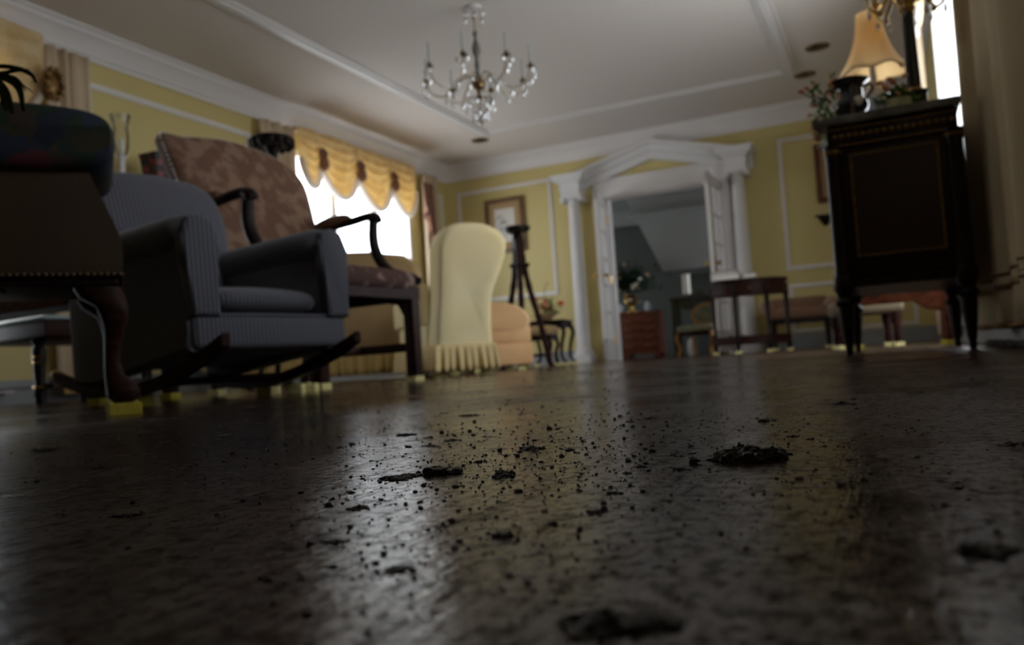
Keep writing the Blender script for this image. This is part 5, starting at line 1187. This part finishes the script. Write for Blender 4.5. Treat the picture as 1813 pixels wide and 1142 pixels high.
CL_ = [(1326, 812, 108, 'ring shaped dark dirt clump standing in sharp focus on the wet floor', 0.34, 0.8, 26, True),
 (772, 838, 104, 'wide dirt clump at the top edge of the bright window reflection', 0.30, 0.8, 20, False),
 (700, 848, 70, 'flat ragged dirt smear left of the wide clump in the window reflection', 0.2, 0.8, 14, False),
 (893, 842, 62, 'medium dirt clump right of the wide clump at the window reflection', 0.38, 0.8, 14, False),
 (943, 795, 44, 'crumbly dirt clump directly above the medium clump right of the reflection', 0.38, 0.8, 12, False),
 (803, 780, 28, 'flat dirt flake above the wide clump', 0.3, 0.8, 7, False),
 (801, 769, 12, 'tiny round dirt pellet standing on end above the flake', 0.7, 1, 4, False),
 (759, 775, 24, 'small rounded dirt pellet left of the flake', 0.6, 1, 6, False),
 (718, 771, 42, 'flat scattered dirt patch upper left of the wide clump', 0.25, 0.8, 12, False),
 (1437, 778, 20, 'small dirt lump right of the ring shaped clump', 0.5, 1, 6, False),
 (1403, 773, 22, 'small dirt crumb pair behind the ring shaped clump', 0.4, 1, 6, False),
 (1352, 746, 36, 'low dirt patch behind the ring shaped clump', 0.32, 0.8, 10, False),
 (1316, 756, 12, 'tiny dirt crumb behind and left of the ring shaped clump', 0.7, 1, 4, False),
 (1244, 745, 17, 'small wedge shaped dirt crumb standing alone mid floor', 0.8, 0.8, 5, False),
 (1190, 806, 22, 'upper dirt crumb of the loose trail left of the ring shaped clump', 0.55, 1, 6, False),
 (1207, 808, 18, 'second dirt crumb of the loose trail left of the ring shaped clump', 0.5, 1, 6, False),
 (1229, 803, 20, 'topmost dirt crumb of the loose trail nearest the ring shaped clump', 0.5, 1, 6, False),
 (1205, 832, 36, 'crumbly dirt lump in the middle of the loose trail', 0.42, 0.8, 9, False),
 (1110, 838, 24, 'dirt lump at the left of the loose trail', 0.45, 1, 7, False),
 (1136, 826, 26, 'paler dirt crumb in the left half of the loose trail', 0.45, 1, 7, False),
 (1082, 873, 30, 'blurred dirt lump below the loose trail', 0.42, 1, 8, False),
 (1054, 907, 42, 'blurred elongated dirt lump with a tail below the loose trail', 0.4, 0.6, 10, False),
 (1114, 747, 20, 'thin crusty dirt patch mid floor before the doorway', 0.3, 0.8, 8, False),
 (1150, 741, 26, 'long thin dirt patch mid floor before the doorway', 0.25, 0.6, 9, False),
 (1165, 728, 14, 'dirt crumb mid floor before the doorway', 0.5, 1, 5, False),
 (1490, 716, 58, 'flat dirt patch on the floor before the dark cabinet', 0.22, 0.8, 14, False),
 (1628, 696, 40, 'thin line of dirt on the floor under the dark cabinet front', 0.22, 0.5, 10, False),
 (993, 711, 14, 'far dirt crumb on the column reflection', 0.5, 1, 5, False),
 (899, 710, 18, 'far flat dirt crumb below the peach sofa', 0.4, 1, 6, False),
 (786, 732, 16, 'far dirt crumb below the cream chair', 0.5, 1, 5, False),
 (830, 736, 46, 'thin dirt smear below the cream chair', 0.16, 0.7, 12, False),
 (760, 790, 34, 'very flat dirt smear left of the flake', 0.15, 0.7, 9, False),
 (850, 818, 30, 'loose dirt crumbs between the wide and medium clumps', 0.3, 0.9, 8, False),
 (1010, 797, 24, 'pale crumbly dirt beside the crumbly clump', 0.35, 0.9, 8, False),
 (170, 829, 30, 'flat dirt lump at left under the tan leather seat', 0.35, 0.8, 8, False),
 (80, 798, 50, 'broad dark dirt patch at the left edge', 0.25, 0.8, 12, False),
 (222, 913, 84, 'long dark dirt streak in the left foreground', 0.16, 0.35, 14, False),
 (330, 826, 44, 'flat dirt patch left of centre below the blue grey chair', 0.18, 0.8, 10, False),
 (890, 950, 60, 'blurred dirt lumps right of the window reflection in the foreground', 0.3, 0.9, 10, False),
 (1085, 1105, 240, 'large blurred dirt clump at the bottom edge of the foreground', 0.17, 0.6, 22, False),
 (1745, 978, 150, 'large blurred dirt patch at the right foreground', 0.2, 0.6, 18, False),
 (1790, 788, 66, 'thin dark dirt patch at the right edge below the drape', 0.2, 0.6, 10, False),
 (1505, 815, 22, 'reddish dirt flake at the edge of the matte mud film', 0.4, 1, 6, False),
 (640, 900, 54, 'blurred dirt lump inside the window reflection', 0.22, 0.8, 10, False),
 (700, 1010, 70, 'blurred dirt patch inside the window reflection in the foreground', 0.16, 0.8, 12, False),
 (590, 960, 50, 'blurred dirt crumb at the left edge of the window reflection', 0.2, 0.8, 10, False)]
for i, (px, py, w, lab, hk, dk, n, ring) in enumerate(CL_): clump(px, py, w, lab, hk, dk, n, i+1, ring)
random.seed(99)
b = MB()
seeds = [(at(px, py, Z=0), sp) for px, py, sp in ((760, 860, 0.035), (900, 820, 0.05), (950, 800, 0.05), (1200, 820, 0.05), (1100, 870, 0.04), (820, 790, 0.08), (1050, 780, 0.10), (1200, 760, 0.12), (700, 880, 0.05), (650, 960, 0.03), (980, 900, 0.04), (600, 1050, 0.02), (880, 1000, 0.03),
   (700, 790, 0.10), (900, 740, 0.25), (1000, 720, 0.3), (250, 745, 0.08), (300, 760, 0.12), (150, 830, 0.10), (1350, 770, 0.12), (1450, 760, 0.2), (420, 800, 0.12), (500, 850, 0.08), (1320, 850, 0.05), (760, 1060, 0.02), (700, 930, 0.04), (1600, 900, 0.05), (1500, 1000, 0.04))]
for i in range(3600):
    if i < 2700:
        c, sp = random.choice(seeds); x, y = random.gauss(c.x, sp), random.gauss(c.y, sp*1.2)
        D_ = max(0.15, (Vector((x, y, 0))-EYE).dot(FW)); r = random.choice((0.0004, 0.0005, 0.0007, 0.0010))*(0.5+1.5*random.random()**3)*(0.34+1.0*min(D_, 2.5))
    else:
        d = 0.25+3.5*random.random()**1.5; u = random.uniform(-0.6, 0.6); q = FW*d+RT*(u*d); x, y = q.x, q.y
        r = random.uniform(0.0006, 0.0014)*(0.25+0.7*d)
    if math.hypot(x, y) < 0.14 or x > 0.35: continue
    b.ico((x, y, r*0.3), r, 1, (random.uniform(0.8, 1.8), random.uniform(0.8, 1.8), random.uniform(0.5, 1.0)), 0.5, seed=i)
o = b.build('dirt_crumbs', MUD, smooth=0.8); tag(o, 'countless small dark dirt crumbs scattered over the wet wooden floor', 'dirt', kind='stuff')

DROP = M('clear_water', (0.02, 0.02, 0.02), 0.04, spec=1.0, coat=1.0)
random.seed(41); b = MB()
for i in range(420):
    c, sp = random.choice(seeds[:9]+seeds[16:20]); x, y = random.gauss(c.x, sp*1.1), random.gauss(c.y, sp*1.3)
    D_ = max(0.2, (Vector((x, y, 0))-EYE).dot(FW)); r = random.uniform(0.0004, 0.0009)*(0.4+1.1*min(D_, 1.6))
    if math.hypot(x, y) < 0.16: continue
    b.ico((x, y, 0), r, 2, (1, 1, 0.7))
o = b.build('water_droplets', DROP, smooth=1.2); tag(o, 'countless tiny water beads glinting on the wet wooden floor', 'water', kind='stuff')
